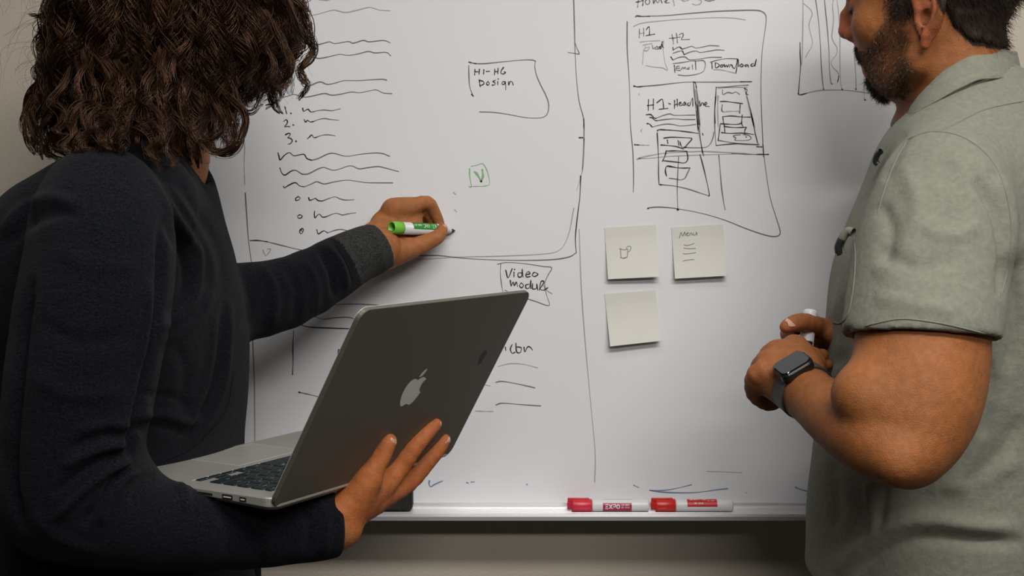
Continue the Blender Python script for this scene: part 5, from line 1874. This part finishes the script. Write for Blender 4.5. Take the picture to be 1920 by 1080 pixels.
writing('H2 with wavy lines, Email and Download buttons', [
    ('4', Md, 2.2, [(540, 292), (548, 330), (552, 370)]), ('4', Md, 2.2, [(576, 278), (582, 310), (586, 360)]), ('4', Md, 2.0, [(516, 322), (560, 320), (610, 312)]), ('4', Md, 2.2, [(600, 294), (626, 280), (636, 296), (620, 330), (640, 334), (688, 332)]),
    ('4', D, 2.3, [(548, 398), (550, 422)]), ('4', Md, 2.0, [(550, 420), (600, 396), (622, 412), (660, 404), (706, 390), (740, 404), (800, 396), (860, 384), (936, 388)]), ('4', D, 2.4, [(608, 396), (624, 412)]),
    ('4', Md, 2.0, [(546, 450), (600, 432), (628, 428)]), ('4', D, 2.4, [(628, 428), (642, 460)]), ('4', Md, 2.0, [(642, 460), (690, 440), (742, 430), (780, 442), (860, 430), (920, 420), (982, 424)]),
    ('4', D, 2.5, [(532, 482), (548, 506)]), ('4', Md, 2.0, [(548, 506), (600, 484), (650, 480), (690, 504), (780, 496), (860, 484), (956, 484)]),
    ('4', Md, 1.9, [(548, 536), (620, 528), (700, 514), (742, 514)]), ('4', D, 2.2, [(560, 552), (566, 612)]), ('4', D, 2.0, [(738, 516), (742, 586)]), ('4', Md, 2.0, [(604, 556), (580, 562), (578, 590), (610, 594)]), ('4', Md, 2.0, [(580, 576), (606, 574)]),
    ('4', Md, 2.0, [(620, 584), (630, 566), (640, 580), (650, 566), (660, 584)]), ('4', Md, 2.0, [(680, 570), (668, 580), (684, 582), (690, 566)]), ('4', Md, 2.0, [(712, 546), (714, 584)]),
    ('4', Md, 1.9, [(750, 514), (800, 510), (820, 530), (818, 570), (800, 606), (740, 628), (660, 638), (592, 632)]),
    ('4', D, 2.4, [(876, 530), (880, 580)]), ('4', Md, 1.9, [(864, 524), (920, 508), (1000, 494), (1090, 496)]), ('4', L_, 1.8, [(890, 586), (960, 590), (1020, 604), (1080, 618)]), ('4', D, 2.3, [(1092, 498), (1088, 560), (1080, 614)]),
    ('4', D, 2.4, [(906, 530), (908, 570), (932, 562), (938, 544), (910, 530)]), ('4', D, 2.3, [(956, 548), (948, 562), (964, 566), (970, 550), (958, 546)]), ('4', D, 2.3, [(980, 544), (988, 564), (998, 548), (1008, 564), (1018, 544)]), ('4', D, 2.3, [(1026, 566), (1032, 548), (1046, 550), (1052, 566), (1072, 574), (1098, 500), (1102, 560)]),
    ('4', D, 2.4, [(1128, 540), (1112, 552), (1128, 564), (1142, 550), (1128, 540)]), ('4', D, 2.3, [(1172, 544), (1156, 552), (1166, 562), (1180, 546), (1184, 564)]), ('4', D, 2.4, [(1226, 536), (1208, 544), (1212, 558), (1234, 550), (1252, 498), (1240, 556)])])
writing('section line across the page sketch', [
    ('4', D, 2.8, [(220, 726), (250, 732), (300, 728)]), ('4', Md, 2.1, [(300, 728), (420, 718), (560, 702), (660, 692), (800, 692), (1000, 692), (1120, 690)]), ('4', D, 2.6, [(1120, 690), (1212, 689)]), ('4', L_, 1.8, [(264, 790), (262, 800)])])
writing('H1-Headline with wavy lines', [
    ('4', D, 2.2, [(342, 840), (340, 932)]), ('4', D, 2.2, [(384, 836), (382, 922)]), ('4', D, 2.2, [(334, 890), (388, 884)]), ('4', D, 2.3, [(414, 866), (456, 836), (466, 870), (470, 918)]), ('4', D, 2.2, [(430, 922), (504, 914)]), ('4', D, 2.3, [(512, 872), (528, 878)]),
    ('4', D, 2.4, [(562, 850), (562, 916)]), ('4', D, 2.4, [(584, 838), (586, 896)]), ('4', D, 2.2, [(562, 884), (588, 878)]), ('4', D, 2.3, [(600, 880), (618, 872), (608, 862), (598, 878), (606, 892), (626, 886)]), ('4', D, 2.3, [(648, 862), (632, 876), (642, 888), (656, 868), (658, 890)]),
    ('4', D, 2.3, [(686, 866), (670, 876), (680, 892), (694, 880), (714, 826), (716, 892)]), ('4', Md, 2.2, [(738, 856), (740, 890)]), ('4', D, 2.3, [(772, 850), (776, 896)]), ('4', D, 2.2, [(784, 888), (790, 868), (804, 870), (808, 890)]), ('4', D, 2.3, [(820, 884), (836, 874), (826, 862), (816, 880), (826, 896), (856, 898)]),
    ('4', D, 2.6, [(322, 968), (360, 966), (390, 994), (404, 998)]), ('4', Md, 2.1, [(404, 998), (460, 976), (520, 960), (560, 972), (640, 972), (735, 970)]), ('4', D, 2.5, [(350, 990), (374, 994), (396, 1014), (410, 1018)]), ('4', Md, 2.1, [(410, 1018), (480, 1008), (560, 1002), (640, 1008), (735, 1008)]),
    ('4', D, 2.5, [(330, 1042), (350, 1046), (374, 1072)]), ('4', Md, 2.1, [(374, 1072), (430, 1056), (500, 1046), (560, 1052), (620, 1062), (740, 1050)])])
writing('slanting pair of lines and curved connector', [
    ('4', D, 2.6, [(718, 690), (738, 700), (746, 740)]), ('4', Md, 2.4, [(722, 700), (730, 800), (740, 900), (752, 1000), (762, 1100)]), ('4', Md, 2.4, [(742, 720), (756, 820), (768, 940), (776, 1060)]), ('4', L_, 4.0, [(738, 760), (750, 900), (766, 1060)]),
    ('5', Md, 2.4, [(566, 60), (580, 180), (590, 300), (604, 390), (614, 430)]), ('5', L_, 3.0, [(560, 100), (576, 240), (596, 350), (608, 420)]), ('5', D, 2.4, [(606, 270), (610, 282)]), ('5', Md, 2.0, [(688, 262), (682, 300), (664, 344), (636, 368), (600, 374), (520, 374), (470, 370)])])
writing('nested boxes drawn in the right column', [
    ('4', D, 2.4, [(912, 736), (908, 830), (902, 920), (904, 1040)]), ('5', Md, 2.3, [(700, 0), (694, 120), (696, 250), (704, 358)]), ('5', L_, 3.0, [(718, 0), (716, 100), (720, 224)]), ('4', Md, 2.2, [(912, 736), (1000, 734), (1100, 722), (1184, 718)]), ('4', L_, 2.0, [(930, 742), (1060, 736), (1176, 736)]),
    ('4', L_, 2.8, [(1154, 742), (1186, 860), (1220, 1000), (1240, 1080)]), ('5', L_, 3.2, [(924, 0), (946, 90), (974, 200), (1000, 320), (1014, 352)]), ('5', Md, 2.0, [(956, 120), (980, 240), (1004, 340)]), ('5', D, 2.2, [(704, 358), (800, 348), (900, 344), (1010, 352)]), ('5', Md, 2.2, [(720, 320), (800, 334), (900, 348), (1000, 354)]),
    ('4', Md, 2.2, [(966, 758), (970, 796), (1010, 780), (1050, 786), (1080, 776), (1110, 796)]), ('4', Md, 2.2, [(1152, 746), (1176, 760), (1164, 790), (1186, 798)]),
    ('4', D, 2.3, [(948, 856), (1000, 856), (1060, 864), (1136, 874)]), ('4', D, 2.2, [(964, 884), (960, 930), (972, 944)]), ('4', L_, 1.9, [(972, 944), (1040, 938), (1104, 938)]), ('4', D, 2.4, [(1116, 872), (1110, 952)]),
    ('4', D, 2.2, [(970, 984), (1040, 978), (1130, 986), (1200, 988)]), ('4', D, 2.4, [(968, 984), (976, 1042)]), ('4', D, 2.4, [(1132, 972), (1128, 1040), (1138, 1066)]), ('5', D, 2.2, [(738, 200), (800, 204), (864, 204), (892, 190)]),
    ('5', D, 2.4, [(734, 206), (720, 320)]), ('5', D, 2.3, [(764, 208), (768, 268)]), ('5', D, 2.2, [(762, 220), (840, 228), (924, 226)]), ('5', D, 2.4, [(924, 226), (912, 250), (914, 276)]), ('5', D, 2.2, [(744, 264), (800, 270), (900, 268), (980, 278)]),
    ('5', Md, 2.0, [(880, 280), (838, 284), (830, 292), (848, 304), (840, 318), (890, 322), (940, 318), (958, 304), (940, 284), (900, 278)]), ('5', D, 2.4, [(920, 294), (924, 297)])])
writing('horizontal lines crossing the page sketch', [
    ('5', D, 2.6, [(116, 352), (150, 354)]), ('5', L_, 1.8, [(150, 354), (220, 356)]), ('5', D, 2.6, [(996, 366), (1034, 368)]), ('5', L_, 2.6, [(134, 456), (180, 440), (260, 424), (340, 412), (480, 404), (620, 400), (780, 408), (920, 414)]),
    ('5', L_, 1.9, [(140, 452), (220, 450), (320, 440), (440, 432), (640, 424), (820, 420)]), ('5', Md, 2.4, [(820, 416), (920, 420), (1000, 422)]), ('5', D, 2.8, [(1000, 422), (1082, 422)])])
writing('tall box with three small boxes in the left column', [
    ('5', D, 2.8, [(282, 250), (296, 243), (360, 246)]), ('5', D, 2.4, [(360, 246), (440, 252), (520, 262), (574, 270)]), ('5', D, 2.3, [(279, 268), (284, 360), (288, 460), (288, 560), (292, 640)]), ('5', D, 3.2, [(300, 641), (310, 641)]),
    ('5', Md, 2.2, [(310, 641), (400, 650), (500, 672), (580, 698), (654, 722)]), ('5', D, 2.4, [(588, 424), (604, 480), (624, 560), (642, 640), (656, 712), (652, 722)]),
    ('5', D, 2.4, [(328, 304), (380, 298), (460, 300), (520, 304), (528, 314), (500, 346), (474, 376)]), ('5', D, 2.3, [(306, 354), (360, 358), (420, 366), (470, 384)]), ('5', D, 2.5, [(352, 320), (356, 344)]), ('5', D, 2.3, [(430, 324), (436, 360)]), ('5', D, 2.3, [(442, 330), (452, 360), (460, 376)]), ('5', D, 2.8, [(470, 372), (490, 371)]),
    ('5', D, 2.7, [(344, 394), (336, 430), (318, 470)]), ('5', D, 2.4, [(344, 398), (420, 396), (492, 400)]), ('5', D, 2.5, [(492, 400), (500, 440), (494, 470), (470, 484), (420, 478), (330, 468)]),
    ('5', D, 3.0, [(376, 510), (348, 508), (338, 540), (346, 578)]), ('5', D, 2.3, [(376, 510), (440, 520), (516, 520)]), ('5', Md, 2.2, [(516, 520), (496, 560), (480, 592), (450, 606), (410, 600), (366, 594)])])
writing('two vertical lines at the foot of the page sketch', [
    ('5', Md, 2.3, [(434, 440), (428, 540), (424, 680), (428, 820)]), ('5', D, 3.2, [(426, 822), (434, 823)]), ('5', Md, 2.5, [(724, 428), (734, 540), (744, 660), (758, 760), (770, 822)]), ('5', D, 3.0, [(212, 812), (220, 810)]), ('5', L_, 2.2, [(220, 810), (280, 804), (380, 808), (440, 818)]), ('5', L_, 1.8, [(170, 238), (160, 250), (166, 258)])])
writing('box of vertical and wavy lines beside the face', [
    ('8', D, 2.3, [(295, 390), (296, 500), (300, 590), (292, 720), (280, 860)]), ('8', D, 2.6, [(280, 860), (286, 872), (320, 868), (360, 856)]), ('8', L_, 2.0, [(360, 856), (440, 836), (540, 828), (660, 828), (800, 838), (940, 860)]),
    ('8', L_, 2.4, [(322, -40), (322, 150), (318, 380), (314, 560), (306, 600)]), ('8', L_, 1.8, [(326, 30), (370, 66), (400, 100), (406, 140), (386, 190), (378, 240), (392, 310), (408, 370), (402, 430), (370, 480), (346, 528)]),
    ('8', Md, 1.9, [(432, -40), (448, 60), (468, 220), (482, 400), (490, 600), (504, 760), (512, 824)]), ('8', Md, 1.9, [(516, -40), (528, 80), (546, 260), (560, 440), (566, 640), (580, 762), (594, 772)]),
    ('8', L_, 1.9, [(606, -40), (594, 60), (604, 160), (596, 260), (588, 340), (606, 390), (636, 440), (630, 500), (596, 544), (580, 580), (600, 620), (640, 662), (652, 700), (640, 756)]), ('8', Md, 2.0, [(652, 700), (640, 756)]),
    ('8', L_, 1.9, [(630, -40), (650, 120), (662, 340), (662, 560), (668, 740), (682, 824)]), ('8', L_, 1.9, [(794, 400), (800, 560), (808, 700), (812, 822)]), ('8', L_, 1.7, [(886, 560), (886, 760), (886, 900), (894, 920)]), ('8', Md, 3, [(890, 918), (898, 920)]), ('8', Md, 3, [(808, 820), (814, 822)]), ('8', Md, 3, [(682, 822), (690, 826)]), ('8', Md, 3, [(508, 818), (514, 822)]),
    ('8', 'f', 1.8, [(866, 550), (842, 602)]), ('8', L_, 1.8, [(1146, 930), (1160, 964)])])
writing('faint blue marks above the tray', [
    ('7', B_, 2.8, [(858, 990), (856, 1004), (864, 1016), (880, 1006), (916, 990)]), ('7', B_, 2.4, [(1022, 998), (1030, 1000)]), ('7', B_, 1.8, [(1040, 996), (1056, 994)]), ('7', B_, 2.2, [(1286, 1006), (1290, 1007)]),
    ('9', B_, 2.0, [(680, 142), (760, 144), (840, 134), (910, 118), (966, 104)]), ('9', B_, 2.4, [(680, 142), (740, 152), (840, 158), (960, 159), (1060, 150), (1140, 138), (1212, 131)]), ('9', B_, 1.6, [(572, 106), (590, 116), (610, 123)]),
    ('9', B_, 2.4, [(1672, 122), (1720, 140), (1770, 152), (1826, 158)]), ('9', B_, 2.2, [(1796, 76), (1816, 94)]), ('9', 'r', 1.8, [(1070, 12), (1180, 16), (1310, 22)]), ('9', L_, 2.0, [(1338, 160), (1342, 160)])])

# ------------------------------------------------------------------ sticky notes
m_note = mat('sticky_paper', (0.66, 0.65, 0.59), 0.8, noise=(30, 0.02))
m_pencil = mat('pencil', (0.22, 0.21, 0.20), 0.8)


def note(corners, lab, lift, curl, strokes):
    """corners px: tl, tr, br, bl; the foot curls away from the board"""
    nu, nv = 9, 15
    tl, tr, br, bl = [np.array(c, float) for c in corners]
    V = []

    def at(u, v, off=0.0):
        p = (tl * (1 - u) + tr * u) * (1 - v) + (bl * (1 - u) + br * u) * v
        o = 0.0008 + lift * max(0.0, (v - 0.16) / 0.84) ** 1.5 * (1 + curl * (u - 0.5))
        b = on_board(p[0], p[1], 0.0)
        q = on_board(p[0], p[1], o)
        return q + np.array([0, -off, 0])
    for s_ in (0.0, -0.0003):
        for j in range(nv):
            for i in range(nu):
                V.append(at(i / (nu - 1), j / (nv - 1), s_ * -1))
    F = []
    n0 = nu * nv
    for j in range(nv - 1):
        for i in range(nu - 1):
            q = j * nu + i
            F.append([q, q + nu, q + nu + 1, q + 1])
            F.append([n0 + q, n0 + q + 1, n0 + q + nu + 1, n0 + q + nu])
    rim = [(i, 0) for i in range(nu)] + [(nu - 1, j) for j in range(1, nv)] + [(i, nv - 1) for i in range(nu - 2, -1, -1)] + [(0, j) for j in range(nv - 2, 0, -1)]
    for (a, b), (c, d) in zip(rim, rim[1:] + rim[:1]):
        p, q = b * nu + a, d * nu + c
        F.append([p, q, n0 + q, n0 + p])
    loc = on_board(*(sum([tl, tr, br, bl]) / 4), 0.001)
    o = meshobj('sticky_note', V, F, m_note, None, False, loc=loc)
    tag(o, lab, 'sticky note')
    VV, FF, k = [], [], 0
    for wd, pts in strokes:
        C = catmull(np.array(pts, float), 5)
        W = []
        for x, y in C:
            # position on the sheet
            v = (y - tl[1]) / (bl[1] - tl[1])
            u = (x - (tl[0] * (1 - v) + bl[0] * v)) / (tr[0] - tl[0])
            W.append(at(u, v, 0.0006))
        V_, F_ = ribbon(np.array(W), wd * 1.86 / FPX, np.array([0, -1.0, 0]))
        VV.append(V_)
        FF += [[i + k for i in f] for f in F_]
        k += len(V_)
    if VV:
        meshobj('pencil_mark', np.vstack(VV), FF, m_pencil, o, False)


z6 = lambda pts: [(1100 + x / 3.857, 400 + y / 3.857) for x, y in pts]
note([(1133.5, 427), (1229.5, 421), (1236, 519), (1140, 523.5)], 'square off-white sticky note with a small pencil sketch of a cup', 0.010, 0.3,
     [(1.3, z6([(236, 262), (244, 262), (246, 300), (252, 326), (272, 332), (292, 322), (296, 290), (298, 268)])), (1.2, z6([(244, 262), (270, 272), (296, 266)])), (1.2, z6([(284, 272), (292, 252), (308, 246), (320, 256), (316, 274), (304, 286), (298, 282)])), (1.2, z6([(240, 324), (262, 330), (296, 322)]))])
note([(1259, 426.5), (1355.5, 420.5), (1362.5, 517), (1265.5, 522.5)], 'square off-white sticky note reading Menu above four short lines', 0.010, 0.1,
     [(1.4, z6([(670, 184), (682, 142), (694, 168), (708, 140), (712, 170)])), (1.3, z6([(720, 158), (736, 152), (728, 146), (720, 160), (730, 170), (740, 166)])), (1.3, z6([(744, 168), (748, 152), (758, 152), (762, 168)])), (1.3, z6([(770, 150), (772, 166), (788, 164), (794, 146), (798, 168)])),
      (1.3, z6([(702, 232), (724, 238), (752, 234), (778, 226)])), (1.4, z6([(700, 256), (740, 262), (788, 263)])), (1.3, z6([(696, 294), (720, 299), (760, 296), (790, 294)])), (1.3, z6([(694, 350), (716, 346), (750, 342), (778, 342)]))])
note([(1133.5, 551), (1229, 543.5), (1239.5, 639), (1144, 649.5)], 'blank square off-white sticky note, below the cup note', 0.011, -0.1, [])

# ------------------------------------------------------------------ markers
m_pen = mat('marker_barrel_white', (0.66, 0.66, 0.66), 0.35)
m_grn = mat('marker_green', (0.16, 0.50, 0.05), 0.35)
m_dgrn = mat('label_green', (0.03, 0.24, 0.03), 0.4)
m_red = mat('marker_red', (0.52, 0.015, 0.010), 0.35)
m_redl = mat('label_red', (0.50, 0.014, 0.010), 0.4)
m_pink = mat('marker_magenta', (0.55, 0.02, 0.045), 0.35)
m_pinkl = mat('label_magenta', (0.36, 0.010, 0.055), 0.4)
m_blue = mat('marker_blue', (0.01, 0.05, 0.50), 0.35)
m_blk = mat('marker_black', (0.012, 0.012, 0.014), 0.4)


def cyl_patch(fr, x0, x1, a0, a1, r, name, m, parent):
    V, F = [], []
    n = 12
    for k in range(n + 1):
        a = a0 + (a1 - a0) * k / n
        for x in (x0, x1):
            V.append((x, r * math.cos(a), r * math.sin(a), 1))
    for k in range(n):
        F.append([2 * k, 2 * k + 1, 2 * k + 3, 2 * k + 2])
    W = (np.array(V) @ np.array(fr).T)[:, :3]
    return meshobj(name, W, F, m, parent, True)


FONT = {'E': [[(1, 1), (0, 1), (0, 0), (1, 0)], [(0, .5), (.8, .5)]], 'X': [[(0, 0), (1, 1)], [(0, 1), (1, 0)]], 'P': [[(0, 0), (0, 1), (.8, 1), (1, .8), (.8, .5), (0, .5)]], 'O': [[(.5, 1), (0, .7), (0, .3), (.5, 0), (1, .3), (1, .7), (.5, 1)]],
        'L': [[(0, 1), (0, 0), (1, 0)]], 'W': [[(0, 1), (.25, 0), (.5, .7), (.75, 0), (1, 1)]], 'D': [[(0, 0), (0, 1), (.6, 1), (1, .6), (1, .4), (.6, 0), (0, 0)]], 'R': [[(0, 0), (0, 1), (.8, 1), (1, .75), (.8, .5), (0, .5)], [(.4, .5), (1, 0)]],
        'Y': [[(0, 1), (.5, .5), (1, 1)], [(.5, .5), (.5, 0)]], 'S': [[(1, .9), (.5, 1), (0, .8), (.2, .55), (.8, .45), (1, .2), (.5, 0), (0, .1)]], 'A': [[(0, 0), (.5, 1), (1, 0)], [(.2, .4), (.8, .4)]], 'I': [[(.5, 0), (.5, 1)]], 'M': [[(0, 0), (0, 1), (.5, .3), (1, 1), (1, 0)]], 'N': [[(0, 0), (0, 1), (1, 0), (1, 1)]], ' ': []}


def cyl_text(fr, txt, x0, cw, h, a_c, r, m, parent, lw, flip=1, gap=0.35):
    """letters laid round a barrel: along +x, up = increasing angle * flip"""
    VV, FF, k = [], [], 0
    x = x0
    for ch in txt:
        for st in FONT.get(ch, []):
            P = np.array(st, float)
            if len(P) == 2:
                P = catmull(P, 3)
            xs = x + P[:, 0] * cw
            aa = a_c + flip * (P[:, 1] - 0.5) * h / r
            W = np.stack([xs, r * np.cos(aa), r * np.sin(aa)], 1)
            nn = np.stack([0 * aa, np.cos(aa), np.sin(aa)], 1)
            V_, F_ = ribbon(W, lw, nn)
            VV.append(V_)
            FF += [[i + k for i in f] for f in F_]
            k += len(V_)
        x += cw * (1 + gap)
    V = np.vstack(VV)
    W = (np.column_stack([V, np.ones(len(V))]) @ np.array(fr).T)[:, :3]
    return meshobj('lettering', W, FF, m, parent, False)


def marker(lab, fr, capcol, lab_m, kind, group=None):
    """barrel axis along local x, cap at x<0 side; origin mid-barrel; kind: capped / posted"""
    o = Vector(fr.translation)
    t = empty('dry_erase_marker', tuple(o))
    tag(t, lab, 'marker', group)
    R = 0.0088
    bm = bmesh.new()
    if kind == 'capped':
        lathe(bm, [(-0.024, 0), (-0.024, R * .93), (-0.022, R), (0.056, R), (0.058, R * .97), (0.060, R * .7), (0.060, 0)], 28)
        bm_obj('barrel', bm, m_pen, t, True, fr)
        bm = bmesh.new()
        lathe(bm, [(-0.060, 0), (-0.060, R * .62), (-0.0595, R * .70), (-0.0535, R * .74), (-0.053, R * .98), (-0.0515, R * 1.04), (-0.025, R * 1.06), (-0.0245, R * 1.02), (-0.0245, 0)], 28)
        bx(bm, (-0.0595, R * .5, -0.0022), (-0.028, R * 1.25, 0.0022), 0.0008)
        bm_obj('cap', bm, capcol, t, True, fr)
    else:
        lathe(bm, [(-0.045, 0), (-0.045, R), (0.030, R), (0.034, R * .96), (0.037, R * .75), (0.0375, R * .55), (0.048, R * .50), (0.0495, R * .42), (0.050, 0)], 28)
        bm_obj('barrel', bm, m_pen, t, True, fr)
        bm = bmesh.new()
        lathe(bm, [(0.0493, 0), (0.0493, R * .34), (0.053, R * .30), (0.058, R * .12), (0.059, 0)], 16)
        bm_obj('nib', bm, m_blk, t, True, fr)
        bm = bmesh.new()     # cap posted on the back: hollow end
        lathe(bm, [(-0.042, 0), (-0.042, R * 1.0), (-0.0425, R * 1.07), (-0.0595, R * 1.0), (-0.0600, R * .96), (-0.0600, R * .86), (-0.0595, R * .80), (-0.048, R * .72), (-0.047, 0)], 28)
        bm_obj('cap', bm, capcol, t, True, fr)
    if lab_m is not None:
        for m_, x0, x1, a0, a1 in lab_m[0]:
            cyl_patch(fr, x0, x1, a0, a1, R + 0.00015, 'label_print', m_, t)
        for txt, x0, cw, h, ac, lw, fl, mm in lab_m[1]:
            cyl_text(fr, txt, x0, cw, h, ac, R + 0.0003, mm, t, lw, fl)
    return t


# two on the tray: local x right, y up, z towards the room
def tray_frame(xpx, roll, rev=False):
    p = on_board(xpx, 955, 0.030)
    p[2] = TRAY_Z + 0.0088 * 1.0
    x, z = np.array([1.0, 0, 0]), np.array([0, -1.0, 0])
    y = np.cross(z, x)
    c, s = math.cos(roll), math.sin(roll)
    return frame_of(p, x, y * c + z * s, -y * s + z * c)


# seen from the front the barrel's facing side is at angle +90 degrees (local z), up is angle 0 (local y)
H_ = math.pi / 2
tf = tray_frame(1140.5, 0.0)
marker('dry-erase marker with a pinkish red cap and magenta label, lying on the tray', tf, m_pink,
       ([(m_pinkl, -0.0085, 0.0335, H_ * 0.58, H_ * 1.6), (m_pinkl, -0.008, 0.033, 0.02, 0.07)],
        [('EXPO', -0.0045, 0.0040, 0.0060, H_ * 0.98, 0.0016, -1, m_pen), ('LOW ODOR', 0.0185, 0.00105, 0.0022, H_ * 0.80, 0.00035, -1, m_pen), ('DRY ERASE', 0.0185, 0.0010, 0.0020, H_ * 1.05, 0.00035, -1, m_pen)]), 'capped')
tf = tray_frame(1297, 0.0)
marker('dry-erase marker with a bright red cap and red label, lying on the tray', tf, m_red,
       ([(m_redl, -0.0075, 0.0360, -0.25, H_ * 0.98)],
        [('EXPO', -0.0035, 0.0046, 0.0060, -0.05, 0.0017, -1, m_pen), ('DRY ERASE', 0.003, 0.0011, 0.0022, H_ * 0.62, 0.00038, -1, m_pen), ('LOW ODOR', 0.0215, 0.0010, 0.0016, H_ * 0.30, 0.0003, -1, m_pen)]), 'capped')
tf = tray_frame(1605, 0.0)
marker('dry-erase marker with a blue cap at the edge of the tray beside the man', tf, m_blue, None, 'capped')

# the pen in the writing hand: cap end towards the camera, nib on the board
nib = on_board(853.5, 432.5, 0.0005)
tail = U(735.5, 427, 1.778)
ax = unit(nib - tail)
cen = nib - ax * 0.059
upv = unit(np.array([0, 0, 1.0]) - ax[2] * ax)
camd = unit(CAM - cen - ((CAM - cen) @ ax) * ax)
zz_ = camd
yy_ = np.cross(zz_, ax)
tf = frame_of(cen, ax, yy_, zz_)
marker('dry-erase marker with a bright green cap, held in the writing hand against the board', tf, m_grn,
       ([(m_dgrn, -0.0265, 0.020, 0.05, H_ * 1.02)],
        [('LOW ODOR', -0.0245, 0.00130, 0.0030, H_ * 0.56, 0.00045, -1, m_pen), ('DRY ERASE', -0.0075, 0.0030, 0.0060, H_ * 0.62, 0.0010, -1, m_pen)]), 'posted')
# the marker standing in the man's hands
c0, c1 = U(1520, 581, 1.575), U(1509, 668, 1.565)
ax = unit(c0 - c1)
cen = c0 - ax * 0.060
zz_ = unit(CAM - cen - ((CAM - cen) @ ax) * ax)
tf = frame_of(cen, ax, np.cross(zz_, ax), zz_)
tB_ = marker("dry-erase marker with a white end standing up in the bearded man's hands", tf, m_pen,
             ([(m_blk, -0.030, 0.020, H_ * 0.3, H_ * 1.6)], [('EXPO', -0.026, 0.0045, 0.0075, H_ * 0.95, 0.0016, -1, m_pen)]), 'capped')

# ------------------------------------------------------------------ felt eraser standing on the tray
m_felt = mat('eraser_felt', (0.012, 0.012, 0.010), 0.95, spec=0.1, noise=(700, 1.0, 3), bump=[(900, 0.0015, 2)], col2=(0.055, 0.055, 0.045))
m_erim = mat('eraser_edge', (0.008, 0.008, 0.008), 0.6)
er = empty('board_eraser', tuple(on_board(718, 958, 0.02)))
tag(er, 'black felt board eraser leaning on the tray behind the laptop hand', 'eraser')
xr = on_board(774.5, 930, 0.02)[0]
p0 = on_board(640, 958, 0.02)
zt = on_board(700, 886, 0.02)[2]
TRAY_Z += 0.0008
bm = bmesh.new()
slab(bm, [(xr - 0.118 + a, TRAY_Z + b) for a, b in rrect(0.118, zt - TRAY_Z, 0.007)], 0.012, 0.034, 0.001)
fr_e = Matrix(((1, 0, 0, 0), (0, 0, -1, 0), (0, 1, 0, 0), (0, 0, 0, 1)))
bm_obj('backing', bm, m_erim, er, False, fr_e)
bm = bmesh.new()
slab(bm, [(xr - 0.1145 + a, TRAY_Z + 0.0035 + b) for a, b in rrect(0.111, zt - TRAY_Z - 0.007, 0.005)], 0.034, 0.0375, 0.001)
bm_obj('felt_pad', bm, m_felt, er, False, fr_e)
